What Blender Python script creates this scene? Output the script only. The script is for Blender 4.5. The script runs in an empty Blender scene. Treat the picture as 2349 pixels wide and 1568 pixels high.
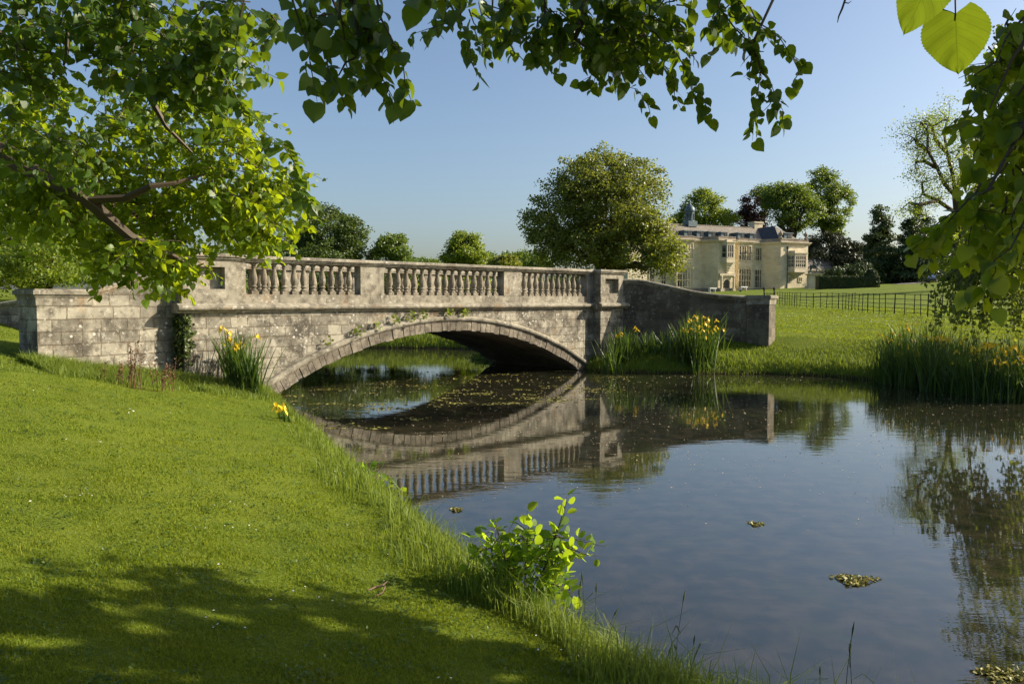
import bpy, math, random
import numpy as np
from mathutils import Vector, Matrix

random.seed(7)
rng = np.random.default_rng(7)
R = math.radians
scene = bpy.context.scene

# ------------------------------------------------------------------ camera, sky, sun, exposure
FPX, CX, CY = 1800.0, 1174.5, 784.0          # focal length and centre in units of a 2349 x 1568 frame
PITCH = math.atan(94.0 / FPX)
CAMZ = 2.45
cd = bpy.data.cameras.new("camera")
cam = bpy.data.objects.new("camera", cd)
scene.collection.objects.link(cam)
cam.location = (0, 0, CAMZ)
cam.rotation_euler = (math.pi / 2 - PITCH, 0, 0)
cd.sensor_width = 36.0
cd.lens = FPX / 2349.0 * 36.0
cd.clip_start = 0.05
cd.clip_end = 3000
scene.camera = cam

SUN_EL = R(28)
SUN_H = Vector((0.99, 0.14, 0)).normalized()
SUN_V = Vector((SUN_H.x * math.cos(SUN_EL), SUN_H.y * math.cos(SUN_EL), math.sin(SUN_EL)))
world = bpy.data.worlds.new("World")
scene.world = world
world.use_nodes = True
wn = world.node_tree
sky = wn.nodes.new("ShaderNodeTexSky")
sky.sky_type = 'NISHITA'
sky.sun_disc = False
sky.sun_elevation = SUN_EL
sky.sun_rotation = math.atan2(SUN_H.x, SUN_H.y)
sky.altitude = 0
sky.air_density = 1.0
sky.dust_density = 2.6
sky.ozone_density = 2.6
bg = wn.nodes["Background"]
bg.inputs["Strength"].default_value = 0.088
wn.links.new(sky.outputs[0], bg.inputs["Color"])

sd = bpy.data.lights.new("sun", 'SUN')
sd.energy = 5.0
sd.angle = R(0.5)
sd.color = (1.0, 0.88, 0.70)
sun = bpy.data.objects.new("sun", sd)
scene.collection.objects.link(sun)
sun.rotation_euler = SUN_V.to_track_quat('Z', 'Y').to_euler()
sun.location = (30, 0, 40)

scene.view_settings.view_transform = 'Standard'
scene.view_settings.look = 'None'
scene.view_settings.gamma = 1.0
scene.view_settings.exposure = 0.95
scene.cycles.max_bounces = 8
scene.cycles.transparent_max_bounces = 8
scene.cycles.use_denoising = True

# ------------------------------------------------------------------ helpers
def ray(u, v):
    a, b = (u - CX) / FPX, (CY - v) / FPX
    c, s = math.cos(PITCH), math.sin(PITCH)
    return Vector((a, c + s * b, -s + c * b))
def at(u, v, Y):
    d = ray(u, v)
    return Vector((0, 0, CAMZ)) + d * (Y / d.y)
def onz(u, v, z):
    d = ray(u, v)
    return Vector((0, 0, CAMZ)) + d * ((z - CAMZ) / d.z)

col = scene.collection
def link(o, parent=None):
    col.objects.link(o)
    if parent is not None:
        o.parent = parent
    return o
def tag(o, label=None, cat=None, group=None, kind=None):
    if label: o["label"] = label
    if cat: o["category"] = cat
    if group: o["group"] = group
    if kind: o["kind"] = kind
    return o
def thing(name, label, cat, loc=(0, 0, 0), group=None):
    o = bpy.data.objects.new(name, None)
    o.empty_display_size = 0.2
    o.location = loc
    link(o)
    return tag(o, label, cat, group)

class MB:
    """collects faces with metric UVs; build() links them as ONE mesh"""
    def __init__(s):
        s.v, s.f, s.uv = [], [], []
    def face(s, pts, uvs=None):
        n = len(s.v)
        s.v.extend([tuple(p) for p in pts])
        s.f.append(list(range(n, n + len(pts))))
        s.uv.append(uvs if uvs is not None else [(0, 0)] * len(pts))
    def build(s, name, mat, parent=None, smooth=False, weld=False):
        me = bpy.data.meshes.new(name)
        off = Vector(parent.matrix_basis.translation) if parent is not None else Vector((0, 0, 0))
        p = parent.parent if parent is not None else None
        while p is not None:
            off += p.matrix_basis.translation
            p = p.parent
        me.from_pydata([(x - off.x, y - off.y, z - off.z) for x, y, z in s.v], [], s.f)
        ul = me.uv_layers.new(name="UVMap")
        flat = [c for fu in s.uv for uv in fu for c in uv]
        ul.data.foreach_set("uv", flat)
        if weld:
            import bmesh
            bm = bmesh.new(); bm.from_mesh(me)
            bmesh.ops.remove_doubles(bm, verts=bm.verts, dist=1e-4)
            bmesh.ops.recalc_face_normals(bm, faces=bm.faces)
            bm.to_mesh(me); bm.free()
        if smooth:
            me.polygons.foreach_set("use_smooth", [True] * len(me.polygons))
        me.materials.append(mat)
        o = bpy.data.objects.new(name, me)
        return link(o, parent)

class Frame:
    """local frame: a along, c depth (away from the viewer side), z up"""
    def __init__(s, origin, d, n):
        s.o, s.d, s.n = Vector(origin), Vector(d), Vector(n)
    def p(s, a, c, z):
        return Vector((s.o.x + s.d.x * a + s.n.x * c, s.o.y + s.d.y * a + s.n.y * c, s.o.z + z))

def quad(mb, F, pts, uvs):
    mb.face([F.p(*q) for q in pts], uvs)
def box(mb, F, a0, a1, c0, c1, z0, z1, uo=0.0):
    quad(mb, F, [(a0, c0, z0), (a1, c0, z0), (a1, c0, z1), (a0, c0, z1)], [(a0+uo, z0), (a1+uo, z0), (a1+uo, z1), (a0+uo, z1)])
    quad(mb, F, [(a1, c1, z0), (a0, c1, z0), (a0, c1, z1), (a1, c1, z1)], [(a1+uo, z0), (a0+uo, z0), (a0+uo, z1), (a1+uo, z1)])
    quad(mb, F, [(a0, c1, z0), (a0, c0, z0), (a0, c0, z1), (a0, c1, z1)], [(c1, z0), (c0, z0), (c0, z1), (c1, z1)])
    quad(mb, F, [(a1, c0, z0), (a1, c1, z0), (a1, c1, z1), (a1, c0, z1)], [(c0, z0), (c1, z0), (c1, z1), (c0, z1)])
    quad(mb, F, [(a0, c0, z1), (a1, c0, z1), (a1, c1, z1), (a0, c1, z1)], [(a0, c0), (a1, c0), (a1, c1), (a0, c1)])
    quad(mb, F, [(a0, c1, z0), (a1, c1, z0), (a1, c0, z0), (a0, c0, z0)], [(a0, c0), (a1, c0), (a1, c1), (a0, c1)])
def sweep(mb, F, prof, a0, a1, caps=True, z_at=None, n=1):
    """closed profile of (c, z) extruded along a; z_at(a) lifts it"""
    za = z_at or (lambda a: 0.0)
    k = len(prof)
    A = [a0 + (a1 - a0) * i / n for i in range(n + 1)]
    L = [0]
    for i in range(k):
        q0, q1 = prof[i], prof[(i + 1) % k]
        L.append(L[-1] + math.hypot(q1[0] - q0[0], q1[1] - q0[1]))
    for i in range(n):
        for j in range(k):
            q0, q1 = prof[j], prof[(j + 1) % k]
            quad(mb, F, [(A[i], q0[0], q0[1] + za(A[i])), (A[i+1], q0[0], q0[1] + za(A[i+1])), (A[i+1], q1[0], q1[1] + za(A[i+1])), (A[i], q1[0], q1[1] + za(A[i]))],
                 [(A[i], L[j]), (A[i+1], L[j]), (A[i+1], L[j+1]), (A[i], L[j+1])])
    if caps:
        quad(mb, F, [(a0, c, z + za(a0)) for c, z in reversed(prof)], [(c, z) for c, z in reversed(prof)])
        quad(mb, F, [(a1, c, z + za(a1)) for c, z in prof], [(c, z) for c, z in prof])
def lathe(mb, base, prof, n=10, rot=0.0):
    """profile of (r, z) turned about the vertical through base"""
    bx, by, bz = base
    cs = [(math.cos(rot + 2 * math.pi * i / n), math.sin(rot + 2 * math.pi * i / n)) for i in range(n)]
    for j in range(len(prof) - 1):
        r0, z0 = prof[j]; r1, z1 = prof[j + 1]
        for i in range(n):
            c0, c1 = cs[i], cs[(i + 1) % n]
            mb.face([(bx + c0[0]*r0, by + c0[1]*r0, bz + z0), (bx + c1[0]*r0, by + c1[1]*r0, bz + z0),
                     (bx + c1[0]*r1, by + c1[1]*r1, bz + z1), (bx + c0[0]*r1, by + c0[1]*r1, bz + z1)],
                    [(i / n, z0), ((i+1) / n, z0), ((i+1) / n, z1), (i / n, z1)])
    mb.face([(bx + c[0]*prof[-1][0], by + c[1]*prof[-1][0], bz + prof[-1][1]) for c in cs])
    mb.face([(bx + c[0]*prof[0][0], by + c[1]*prof[0][0], bz + prof[0][1]) for c in reversed(cs)])
def tube(mb, pts, radii, n=6):
    pts = [Vector(p) for p in pts]
    rings = []
    ref = Vector((0.31, 0.2, 0.93))
    for i, p in enumerate(pts):
        t = (pts[min(i + 1, len(pts) - 1)] - pts[max(i - 1, 0)]).normalized()
        x = t.cross(ref)
        if x.length < 1e-3: x = t.cross(Vector((1, 0, 0)))
        x.normalize(); y = t.cross(x)
        rings.append([p + (x * math.cos(2*math.pi*k/n) + y * math.sin(2*math.pi*k/n)) * radii[i] for k in range(n)])
    ln = 0
    for i in range(len(pts) - 1):
        l1 = ln + (pts[i+1] - pts[i]).length
        for k in range(n):
            k1 = (k + 1) % n
            mb.face([rings[i][k], rings[i][k1], rings[i+1][k1], rings[i+1][k]], [(k/n, ln), ((k+1)/n, ln), ((k+1)/n, l1), (k/n, l1)])
        ln = l1
    mb.face(list(reversed(rings[0]))); mb.face(rings[-1])

def np_mesh(name, V, faces, mat, parent=None, smooth=False):
    """V (n,3) array, faces: list of (m,k) int arrays"""
    me = bpy.data.meshes.new(name)
    off = np.array(parent.matrix_basis.translation) if parent is not None else np.zeros(3)
    V = np.asarray(V, dtype=np.float32) - off.astype(np.float32)
    me.vertices.add(len(V)); me.vertices.foreach_set("co", V.ravel())
    loops = np.concatenate([f.ravel() for f in faces]).astype(np.int32)
    tot = np.concatenate([np.full(len(f), f.shape[1], dtype=np.int32) for f in faces])
    start = np.concatenate([[0], np.cumsum(tot)[:-1]]).astype(np.int32)
    me.loops.add(len(loops)); me.loops.foreach_set("vertex_index", loops)
    me.polygons.add(len(tot)); me.polygons.foreach_set("loop_start", start); me.polygons.foreach_set("loop_total", tot)
    if smooth: me.polygons.foreach_set("use_smooth", np.ones(len(tot), dtype=bool))
    me.update(calc_edges=True)
    me.materials.append(mat)
    return link(bpy.data.objects.new(name, me), parent)

def unit(a):
    return a / np.maximum(np.linalg.norm(a, axis=-1, keepdims=True), 1e-9)
# leaf templates: x across, y along, z normal
HEART_V = np.array([(0,0,0),(0,.5,-.02),(0,1.05,-.14),(.26,-.09,.03),(.47,.10,.06),(.50,.36,.06),(.37,.66,.02),(.14,.90,-.06),
                    (-.26,-.09,.03),(-.47,.10,.06),(-.50,.36,.06),(-.37,.66,.02),(-.14,.90,-.06)], float)
HEART_F3 = np.array([(0,3,4),(1,5,6),(0,9,8),(1,11,10)])
HEART_F4 = np.array([(0,4,5,1),(1,6,7,2),(0,1,10,9),(1,2,12,11)])
OVAL_V = np.array([(0,0,0),(.26,.22,.05),(.36,.55,.06),(.24,.88,.0),(0,1.0,-.06),(-.24,.88,.0),(-.36,.55,.06),(-.26,.22,.05),(0,.5,-.02)], float)
OVAL_F3 = np.zeros((0,3), int)
OVAL_F4 = np.array([(0,1,2,8),(8,2,3,4),(0,8,6,7),(8,4,5,6)])
CARD_V = np.array([(0,0,0),(.42,.45,.10),(0,1,-.08),(-.42,.55,.10)], float)
CARD_F3 = np.zeros((0,3), int)
CARD_F4 = np.array([(0,1,2,3)])
def scatter(name, tmpl, P, D, N, S, mat, parent=None):
    """one mesh of many leaves: positions P, along D, normal hint N, size S"""
    tv, f3, f4 = tmpl
    P, D, N, S = np.asarray(P), unit(np.asarray(D)), np.asarray(N), np.asarray(S)
    X = unit(np.cross(D, N)); Z = np.cross(X, D)
    n, k = len(P), len(tv)
    xf, zf, tw = rng.uniform(.82, 1.22, (n, 1, 1)), rng.uniform(-.4, 2.6, (n, 1, 1)), rng.normal(size=(n, 1, 1)) * .12
    tx, ty, tz = tv[None, :, 0:1], tv[None, :, 1:2], tv[None, :, 2:3]
    V = P[:, None, :] + S[:, None, None] * ((tx * xf + tw * ty * ty) * X[:, None, :] + ty * D[:, None, :] + (tz * zf + tw * tx) * Z[:, None, :])
    base = (np.arange(n) * k)[:, None, None]
    faces = []
    if len(f4): faces.append((f4[None] + base).reshape(-1, 4))
    if len(f3): faces.append((f3[None] + base).reshape(-1, 3))
    return np_mesh(name, V.reshape(-1, 3), faces, mat, parent)
HEART, OVAL, CARD = (HEART_V, HEART_F3, HEART_F4), (OVAL_V, OVAL_F3, OVAL_F4), (CARD_V, CARD_F3, CARD_F4)
def rdir(n):
    return unit(rng.normal(size=(n, 3)))

def blades(P, Hgt, Wd, lean, bend=0.5):
    """flat grass blades: returns V, faces (a quad and a tip triangle each)"""
    n = len(P)
    ang = rng.uniform(0, 2*np.pi, n)
    side = np.stack([np.cos(ang), np.sin(ang), np.zeros(n)], 1)
    la = rng.uniform(0, 2*np.pi, n)
    ld = np.stack([np.cos(la), np.sin(la), np.zeros(n)], 1) * (lean * rng.uniform(0.2, 1.0, n))[:, None]
    up = np.array([0, 0, 1.0])
    H, W = Hgt[:, None], Wd[:, None]
    m = P + H * (0.55 * up + 0.35 * ld * (1 - bend))
    t = P + H * ((1.0 - 0.35 * np.linalg.norm(ld, axis=1, keepdims=True)) * up + ld)
    V = np.stack([P - side*W*.5, P + side*W*.5, m + side*W*.42, m - side*W*.42, t], 1)
    b = (np.arange(n) * 5)[:, None]
    return V.reshape(-1, 3), [np.array([[0,1,2,3]]) + b, np.array([[3,2,4]]) + b]

# ------------------------------------------------------------------ materials
def newmat(name):
    m = bpy.data.materials.new(name)
    m.use_nodes = True
    nt = m.node_tree
    nt.nodes.clear()
    out = nt.nodes.new("ShaderNodeOutputMaterial")
    return m, nt, out
class NT:
    def __init__(s, nt): s.nt = nt
    def n(s, t, **kw):
        nd = s.nt.nodes.new(t)
        for k, v in kw.items():
            if k in nd.inputs: nd.inputs[k].default_value = v
            else: setattr(nd, k, v)
        return nd
    def l(s, a, b): s.nt.links.new(a, b)
    def noise(s, vec, scale, detail=4, rough=0.55):
        nd = s.n("ShaderNodeTexNoise"); nd.inputs["Scale"].default_value = scale
        nd.inputs["Detail"].default_value = detail; nd.inputs["Roughness"].default_value = rough
        if vec is not None: s.l(vec, nd.inputs["Vector"])
        return nd.outputs["Fac"]
    def ramp(s, fac, stops):
        nd = s.n("ShaderNodeValToRGB"); e = nd.color_ramp.elements
        while len(e) < len(stops): e.new(0.5)
        for i, (p, c) in enumerate(stops):
            e[i].position = p; e[i].color = (*c, 1) if len(c) == 3 else c
        s.l(fac, nd.inputs[0]); return nd.outputs[0]
    def step(s, fac, lo, hi):
        nd = s.n("ShaderNodeMapRange"); nd.interpolation_type = 'SMOOTHSTEP'
        nd.inputs[1].default_value = lo; nd.inputs[2].default_value = hi
        s.l(fac, nd.inputs[0]); return nd.outputs[0]
    def mix(s, fac, a, b, mode='MIX'):
        nd = s.n("ShaderNodeMix"); nd.data_type = 'RGBA'; nd.blend_type = mode
        for val, i in ((fac, 0), (a, 6), (b, 7)):
            if hasattr(val, "links"): s.l(val, nd.inputs[i])
            elif i == 0: nd.inputs[0].default_value = val
            else: nd.inputs[i].default_value = (*val, 1) if len(val) == 3 else val
        return nd.outputs[2]
    def math(s, op, a, b=0.0):
        nd = s.n("ShaderNodeMath"); nd.operation = op
        for val, i in ((a, 0), (b, 1)):
            if hasattr(val, "links"): s.l(val, nd.inputs[i])
            else: nd.inputs[i].default_value = val
        return nd.outputs[0]
    def bump(s, h, strength, dist):
        nd = s.n("ShaderNodeBump"); nd.inputs["Strength"].default_value = strength; nd.inputs["Distance"].default_value = dist
        s.l(h, nd.inputs["Height"]); return nd.outputs[0]

def plain(name, c, rough=0.6, metal=0.0, spec=0.5, nscale=6.0, vary=0.25):
    m, nt, out = newmat(name); g = NT(nt)
    geo = g.n("ShaderNodeNewGeometry")
    f = g.noise(geo.outputs["Position"], nscale, 5)
    cc = g.mix(f, tuple(x * (1 - vary) for x in c), tuple(min(1, x * (1 + vary)) for x in c))
    b = g.n("ShaderNodeBsdfPrincipled"); b.inputs["Roughness"].default_value = rough; b.inputs["Metallic"].default_value = metal
    b.inputs["Specular IOR Level"].default_value = spec
    g.l(cc, b.inputs["Base Color"]); g.l(b.outputs[0], out.inputs[0])
    return m

def foliage(name, c1, c2, trans, tfac=0.4, rough=0.45, spec=0.35, patch=False):
    m, nt, out = newmat(name); g = NT(nt)
    geo = g.n("ShaderNodeNewGeometry")
    cc = g.mix(geo.outputs["Random Per Island"], c1, c2)
    if patch:                                                     # drier and lusher patches of turf
        cc = g.mix(g.math('MULTIPLY', g.step(g.noise(geo.outputs["Position"], .9, 5, .65), .50, .66), .55), cc, (.20, .205, .035))
        cc = g.mix(g.math('MULTIPLY', g.step(g.noise(geo.outputs["Position"], 2.3, 4, .6), .54, .66), .60), cc, (.045, .095, .008))
    b = g.n("ShaderNodeBsdfPrincipled"); b.inputs["Roughness"].default_value = rough; b.inputs["Specular IOR Level"].default_value = spec
    g.l(cc, b.inputs["Base Color"])
    t = g.n("ShaderNodeBsdfTranslucent")
    g.l(g.mix(geo.outputs["Random Per Island"], tuple(x*.75 for x in trans), tuple(x*1.15 for x in trans)), t.inputs["Color"])
    mx = g.n("ShaderNodeMixShader"); mx.inputs[0].default_value = tfac
    g.l(b.outputs[0], mx.inputs[1]); g.l(t.outputs[0], mx.inputs[2]); g.l(mx.outputs[0], out.inputs[0])
    return m

def stone(name, ca, cb, mortar, bw=0.55, bh=0.27, courses=True, lichen=0.5, ms=0.010, dark=0.55, orange=0.5, bumpd=0.02, dscale=0.9):
    m, nt, out = newmat(name); g = NT(nt)
    geo = g.n("ShaderNodeNewGeometry"); pos = geo.outputs["Position"]
    tc = g.n("ShaderNodeTexCoord")
    n_big = g.noise(pos, dscale, 6, 0.62)
    n_mid = g.noise(pos, 5.0, 6, 0.65)
    n_fine = g.noise(pos, 38.0, 4, 0.7)
    hgt = n_fine
    if courses:
        wob = g.n("ShaderNodeTexNoise"); wob.inputs["Scale"].default_value = 2.2; g.l(tc.outputs["UV"], wob.inputs["Vector"])
        wv = g.n("ShaderNodeVectorMath"); wv.operation = 'MULTIPLY_ADD'
        g.l(wob.outputs["Color"], wv.inputs[0]); wv.inputs[1].default_value = (0.10, 0.055, 0); g.l(tc.outputs["UV"], wv.inputs[2])
        br = g.n("ShaderNodeTexBrick")
        br.offset = 0.47; br.offset_frequency = 2; br.squash = 0.72; br.squash_frequency = 3
        br.inputs["Color1"].default_value = (*ca, 1); br.inputs["Color2"].default_value = (*cb, 1); br.inputs["Mortar"].default_value = (*mortar, 1)
        br.inputs["Scale"].default_value = 1.0; br.inputs["Brick Width"].default_value = bw; br.inputs["Row Height"].default_value = bh
        br.inputs["Mortar Size"].default_value = ms; br.inputs["Mortar Smooth"].default_value = 0.3; br.inputs["Bias"].default_value = 0.0
        g.l(wv.outputs[0], br.inputs["Vector"])
        base = br.outputs["Color"]
        hgt = g.math('SUBTRACT', g.math('MULTIPLY', n_mid, 0.5), br.outputs["Fac"])
        hgt = g.math('ADD', hgt, g.math('MULTIPLY', n_fine, 0.35))
    else:
        base = g.mix(g.step(n_mid, .35, .65), ca, cb)
        isl = geo.outputs["Random Per Island"]
        base = g.mix(g.math('MULTIPLY', isl, 0.35), base, tuple(x * .5 for x in ca))
        hgt = g.math('ADD', g.math('MULTIPLY', n_mid, 0.6), g.math('MULTIPLY', n_fine, 0.4))
    base = g.mix(g.math('MULTIPLY', g.step(n_big, .42, .66), dark), base, (0.045, 0.038, 0.028))      # sooty weathering
    base = g.mix(g.math('MULTIPLY', g.step(n_mid, .50, .66), .6 * dark + .1), base, (0.05, 0.044, 0.034))
    mps = g.n("ShaderNodeMapping"); mps.inputs["Scale"].default_value = (7, 7, .8); g.l(pos, mps.inputs[0])
    streak = g.noise(mps.outputs[0], 1.0, 4, .6)                                                   # rain streaks
    base = g.mix(g.math('MULTIPLY', g.math('MULTIPLY', g.step(streak, .52, .68), g.step(n_big, .36, .60)), .75 * dark), base, (0.06, 0.053, 0.042))
    pale = g.math('MULTIPLY', g.step(g.noise(pos, 3.1, 6, .7), .54, .64), .5 * min(1, lichen * 1.4))
    base = g.mix(pale, base, (.50, .46, .36))
    n_or = g.noise(pos, 1.7, 5, 0.6)
    base = g.mix(g.math('MULTIPLY', g.step(n_or, .56, .70), orange * .6), base, (0.30, 0.165, 0.06))
    base = g.mix(g.math('MULTIPLY', g.step(n_fine, .50, .72), .40), base, tuple(min(1, x * 1.9) for x in cb))
    if lichen > 0:
        vo = g.n("ShaderNodeTexVoronoi"); vo.inputs["Scale"].default_value = 7.5; g.l(pos, vo.inputs["Vector"])
        patch = g.step(g.noise(pos, 1.3, 3), .48, .62)
        spot = g.math('MULTIPLY', g.math('SUBTRACT', 1.0, g.step(vo.outputs["Distance"], .16, .30)), patch)
        base = g.mix(g.math('MULTIPLY', spot, lichen), base, (0.55, 0.53, 0.46))
        blot = g.math('MULTIPLY', g.step(g.noise(pos, 14.0, 6, .7), .57, .66), g.step(g.noise(pos, .8, 3), .42, .62))
        base = g.mix(g.math('MULTIPLY', blot, lichen), base, (0.5, 0.48, 0.42))
    b = g.n("ShaderNodeBsdfPrincipled"); b.inputs["Roughness"].default_value = 0.9; b.inputs["Specular IOR Level"].default_value = 0.2
    g.l(base, b.inputs["Base Color"]); g.l(g.bump(hgt, 0.9, bumpd), b.inputs["Normal"]); g.l(b.outputs[0], out.inputs[0])
    return m

M = {}
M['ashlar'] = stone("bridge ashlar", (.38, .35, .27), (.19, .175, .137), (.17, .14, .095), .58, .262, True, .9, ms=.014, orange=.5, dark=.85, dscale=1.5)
M['ashlar_dark'] = stone("shade-toned stained ashlar", (.19, .165, .12), (.085, .073, .055), (.20, .165, .11), .62, .30, True, .35, dark=.55, orange=.3)  # darker ashlar copy: the wing walls' shade and staining put into the colour
M['dressed'] = stone("dressed bridge stone", (.345, .315, .24), (.21, .19, .145), (.1, .08, .06), courses=False, lichen=.55, dark=.5, orange=.5)
M['baluster'] = stone("baluster stone", (.27, .235, .17), (.17, .15, .112), (.1, .08, .06), courses=False, lichen=.3, dark=.35, orange=.2, bumpd=.01)
M['voussoir'] = stone("arch ring stone", (.24, .21, .16), (.13, .112, .086), (.1, .08, .06), courses=False, lichen=.35, dark=.5, orange=.15)
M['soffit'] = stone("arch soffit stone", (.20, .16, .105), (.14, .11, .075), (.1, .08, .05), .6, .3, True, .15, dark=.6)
M['house_wall'] = stone("house rubble limestone", (.71, .62, .44), (.62, .53, .37), (.62, .54, .38), .9, .4, True, 0.0, ms=.02, dark=.2, orange=.05, bumpd=.02, dscale=.35)
M['house_trim'] = stone("house dressed limestone", (.66, .58, .42), (.57, .49, .35), (.3, .25, .2), courses=False, lichen=0, dark=.15, orange=.15, bumpd=.02, dscale=.35)
M['parapet_stone'] = stone("lichened parapet stone", (.40, .34, .27), (.30, .25, .20), (.3, .25, .2), courses=False, lichen=.2, dark=.35, orange=.15, bumpd=.02, dscale=.5)
M['stone_tile'] = stone("stone roof tiles", (.27, .245, .20), (.195, .175, .145), (.16, .13, .1), .45, .30, True, .2, ms=.03, dark=.2, orange=.1, bumpd=.04, dscale=.4)
M['slate'] = stone("blue slate", (.085, .095, .105), (.06, .068, .078), (.03, .033, .037), .35, .25, True, 0, ms=.02, dark=.2, orange=.0, bumpd=.02)
M['lead'] = plain("weathered lead", (.075, .11, .125), .55, .3)
M['glass'] = plain("dark window glass", (.012, .014, .016), .06, 0, .8, 2.0, .5)
M['iron'] = plain("dark iron", (.022, .014, .010), .6, .2, .4)
M['bark'] = stone("lime bark", (.085, .062, .04), (.05, .036, .024), (.04, .03, .02), courses=False, lichen=.25, dark=.3, orange=.0, bumpd=.02)
M['twig'] = plain("twig bark", (.055, .038, .018), .7)
M['bronze'] = plain("verdigris bronze", (.07, .085, .075), .5, .4)
M['white'] = plain("white cloth", (.75, .72, .75), .8)
M['door'] = plain("dark doorway oak", (.03, .022, .015), .6)
M['asphalt'] = plain("grey drive", (.17, .155, .14), .9)
M['red'] = plain("faded red paint", (.42, .10, .07), .6)
M['car'] = plain("dark car paint", (.03, .032, .035), .25, 0, .6)
M['rubber'] = plain("black rubber", (.02, .02, .02), .8)
M['windscreen'] = plain("glint-toned windscreen", (.75, .75, .78), .08, .9, .9)  # the glint is put into the pane's pale metallic colour
M['dead'] = plain("dead wood", (.17, .10, .07), .8)
M['flower'] = foliage("yellow iris petal", (.75, .50, .012), (.85, .60, .02), (.9, .65, .02), .25)
M['daisy'] = plain("daisy white", (.7, .7, .62), .8)
M['dock'] = foliage("rusty dock seed", (.12, .055, .028), (.19, .09, .045), (.15, .07, .03), .2)

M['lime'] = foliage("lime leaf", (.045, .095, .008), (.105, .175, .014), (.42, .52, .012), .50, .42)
M['lime_dark'] = foliage("shade-toned lime leaf", (.036, .082, .009), (.068, .122, .014), (.23, .33, .012), .42, .42)  # darker copy of the lime leaf, canopy shade put into its colour
M['alder'] = foliage("alder leaf", (.07, .15, .012), (.12, .21, .025), (.42, .58, .02), .56, .42)
M['willow'] = foliage("pale willow leaf", (.085, .125, .016), (.13, .175, .03), (.30, .36, .03), .42)
M['maple'] = foliage("olive maple leaf", (.085, .115, .016), (.17, .18, .034), (.32, .36, .03), .38)
M['oak'] = foliage("mid green leaf", (.055, .10, .016), (.105, .16, .025), (.24, .33, .03), .38)
M['oak_bright'] = foliage("bright green leaf", (.085, .14, .014), (.15, .21, .025), (.36, .44, .03), .42)
M['oak_dark'] = foliage("deep green leaf", (.035, .065, .013), (.072, .11, .02), (.15, .21, .02), .32)
M['conifer'] = foliage("blackish green needle", (.03, .055, .018), (.062, .10, .026), (.10, .14, .02), .22)
M['yew'] = foliage("dark yew", (.026, .036, .012), (.055, .06, .02), (.05, .06, .01), .15)
M['beech'] = foliage("copper beech leaf", (.035, .016, .014), (.07, .03, .022), (.10, .035, .02), .2)
M['box'] = foliage("clipped box", (.03, .055, .012), (.055, .085, .018), (.05, .08, .01), .15)
M['ivy'] = foliage("ivy leaf", (.04, .07, .012), (.10, .13, .03), (.15, .2, .02), .25)
M['iris_leaf'] = foliage("iris blade", (.035, .075, .014), (.075, .125, .022), (.16, .26, .02), .32, .4)
M['turf'] = foliage("mown grass blade", (.080, .130, .007), (.185, .230, .022), (.32, .38, .016), .38, .6, .15, True)
M['longgrass'] = foliage("long grass blade", (.085, .14, .016), (.18, .23, .04), (.30, .38, .03), .38, .55, .25)
M['seed'] = foliage("grass seed head", (.05, .07, .02), (.09, .11, .03), (.1, .12, .03), .2)
M['algae'] = foliage("olive algae", (.17, .16, .03), (.30, .27, .07), (.2, .2, .04), .15, .5)
M['speck'] = plain("floating petal", (.45, .36, .22), .8)

def ground_material():
    m, nt, out = newmat("lawn ground"); g = NT(nt)
    geo = g.n("ShaderNodeNewGeometry"); pos = geo.outputs["Position"]
    a = g.noise(pos, .35, 4); b_ = g.noise(pos, 2.6, 5); c = g.noise(pos, 30, 4, .7); c2 = g.noise(pos, 130, 3, .7)
    base = g.ramp(a, [(.3, (.080, .122, .007)), (.7, (.145, .180, .016))])
    base = g.mix(g.math('MULTIPLY', g.step(b_, .52, .72), .6), base, (.055, .095, .010))
    base = g.mix(g.math('MULTIPLY', g.step(c, .50, .68), .55), base, (.20, .215, .045))
    base = g.mix(g.math('MULTIPLY', g.step(c2, .52, .68), .4), base, (.045, .07, .010))
    sep = g.n("ShaderNodeSeparateXYZ"); g.l(pos, sep.inputs[0])
    soil = g.math('SUBTRACT', 1.0, g.step(g.math('ADD', sep.outputs[2], g.math('MULTIPLY', b_, .12)), .10, .22))
    base = g.mix(soil, base, (.045, .032, .018))
    b = g.n("ShaderNodeBsdfPrincipled"); b.inputs["Roughness"].default_value = 0.95; b.inputs["Specular IOR Level"].default_value = 0.1
    g.l(base, b.inputs["Base Color"])
    g.l(g.bump(g.math('ADD', c, g.math('MULTIPLY', c2, .5)), .8, .03), b.inputs["Normal"]); g.l(b.outputs[0], out.inputs[0])
    return m
M['ground'] = ground_material()

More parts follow.
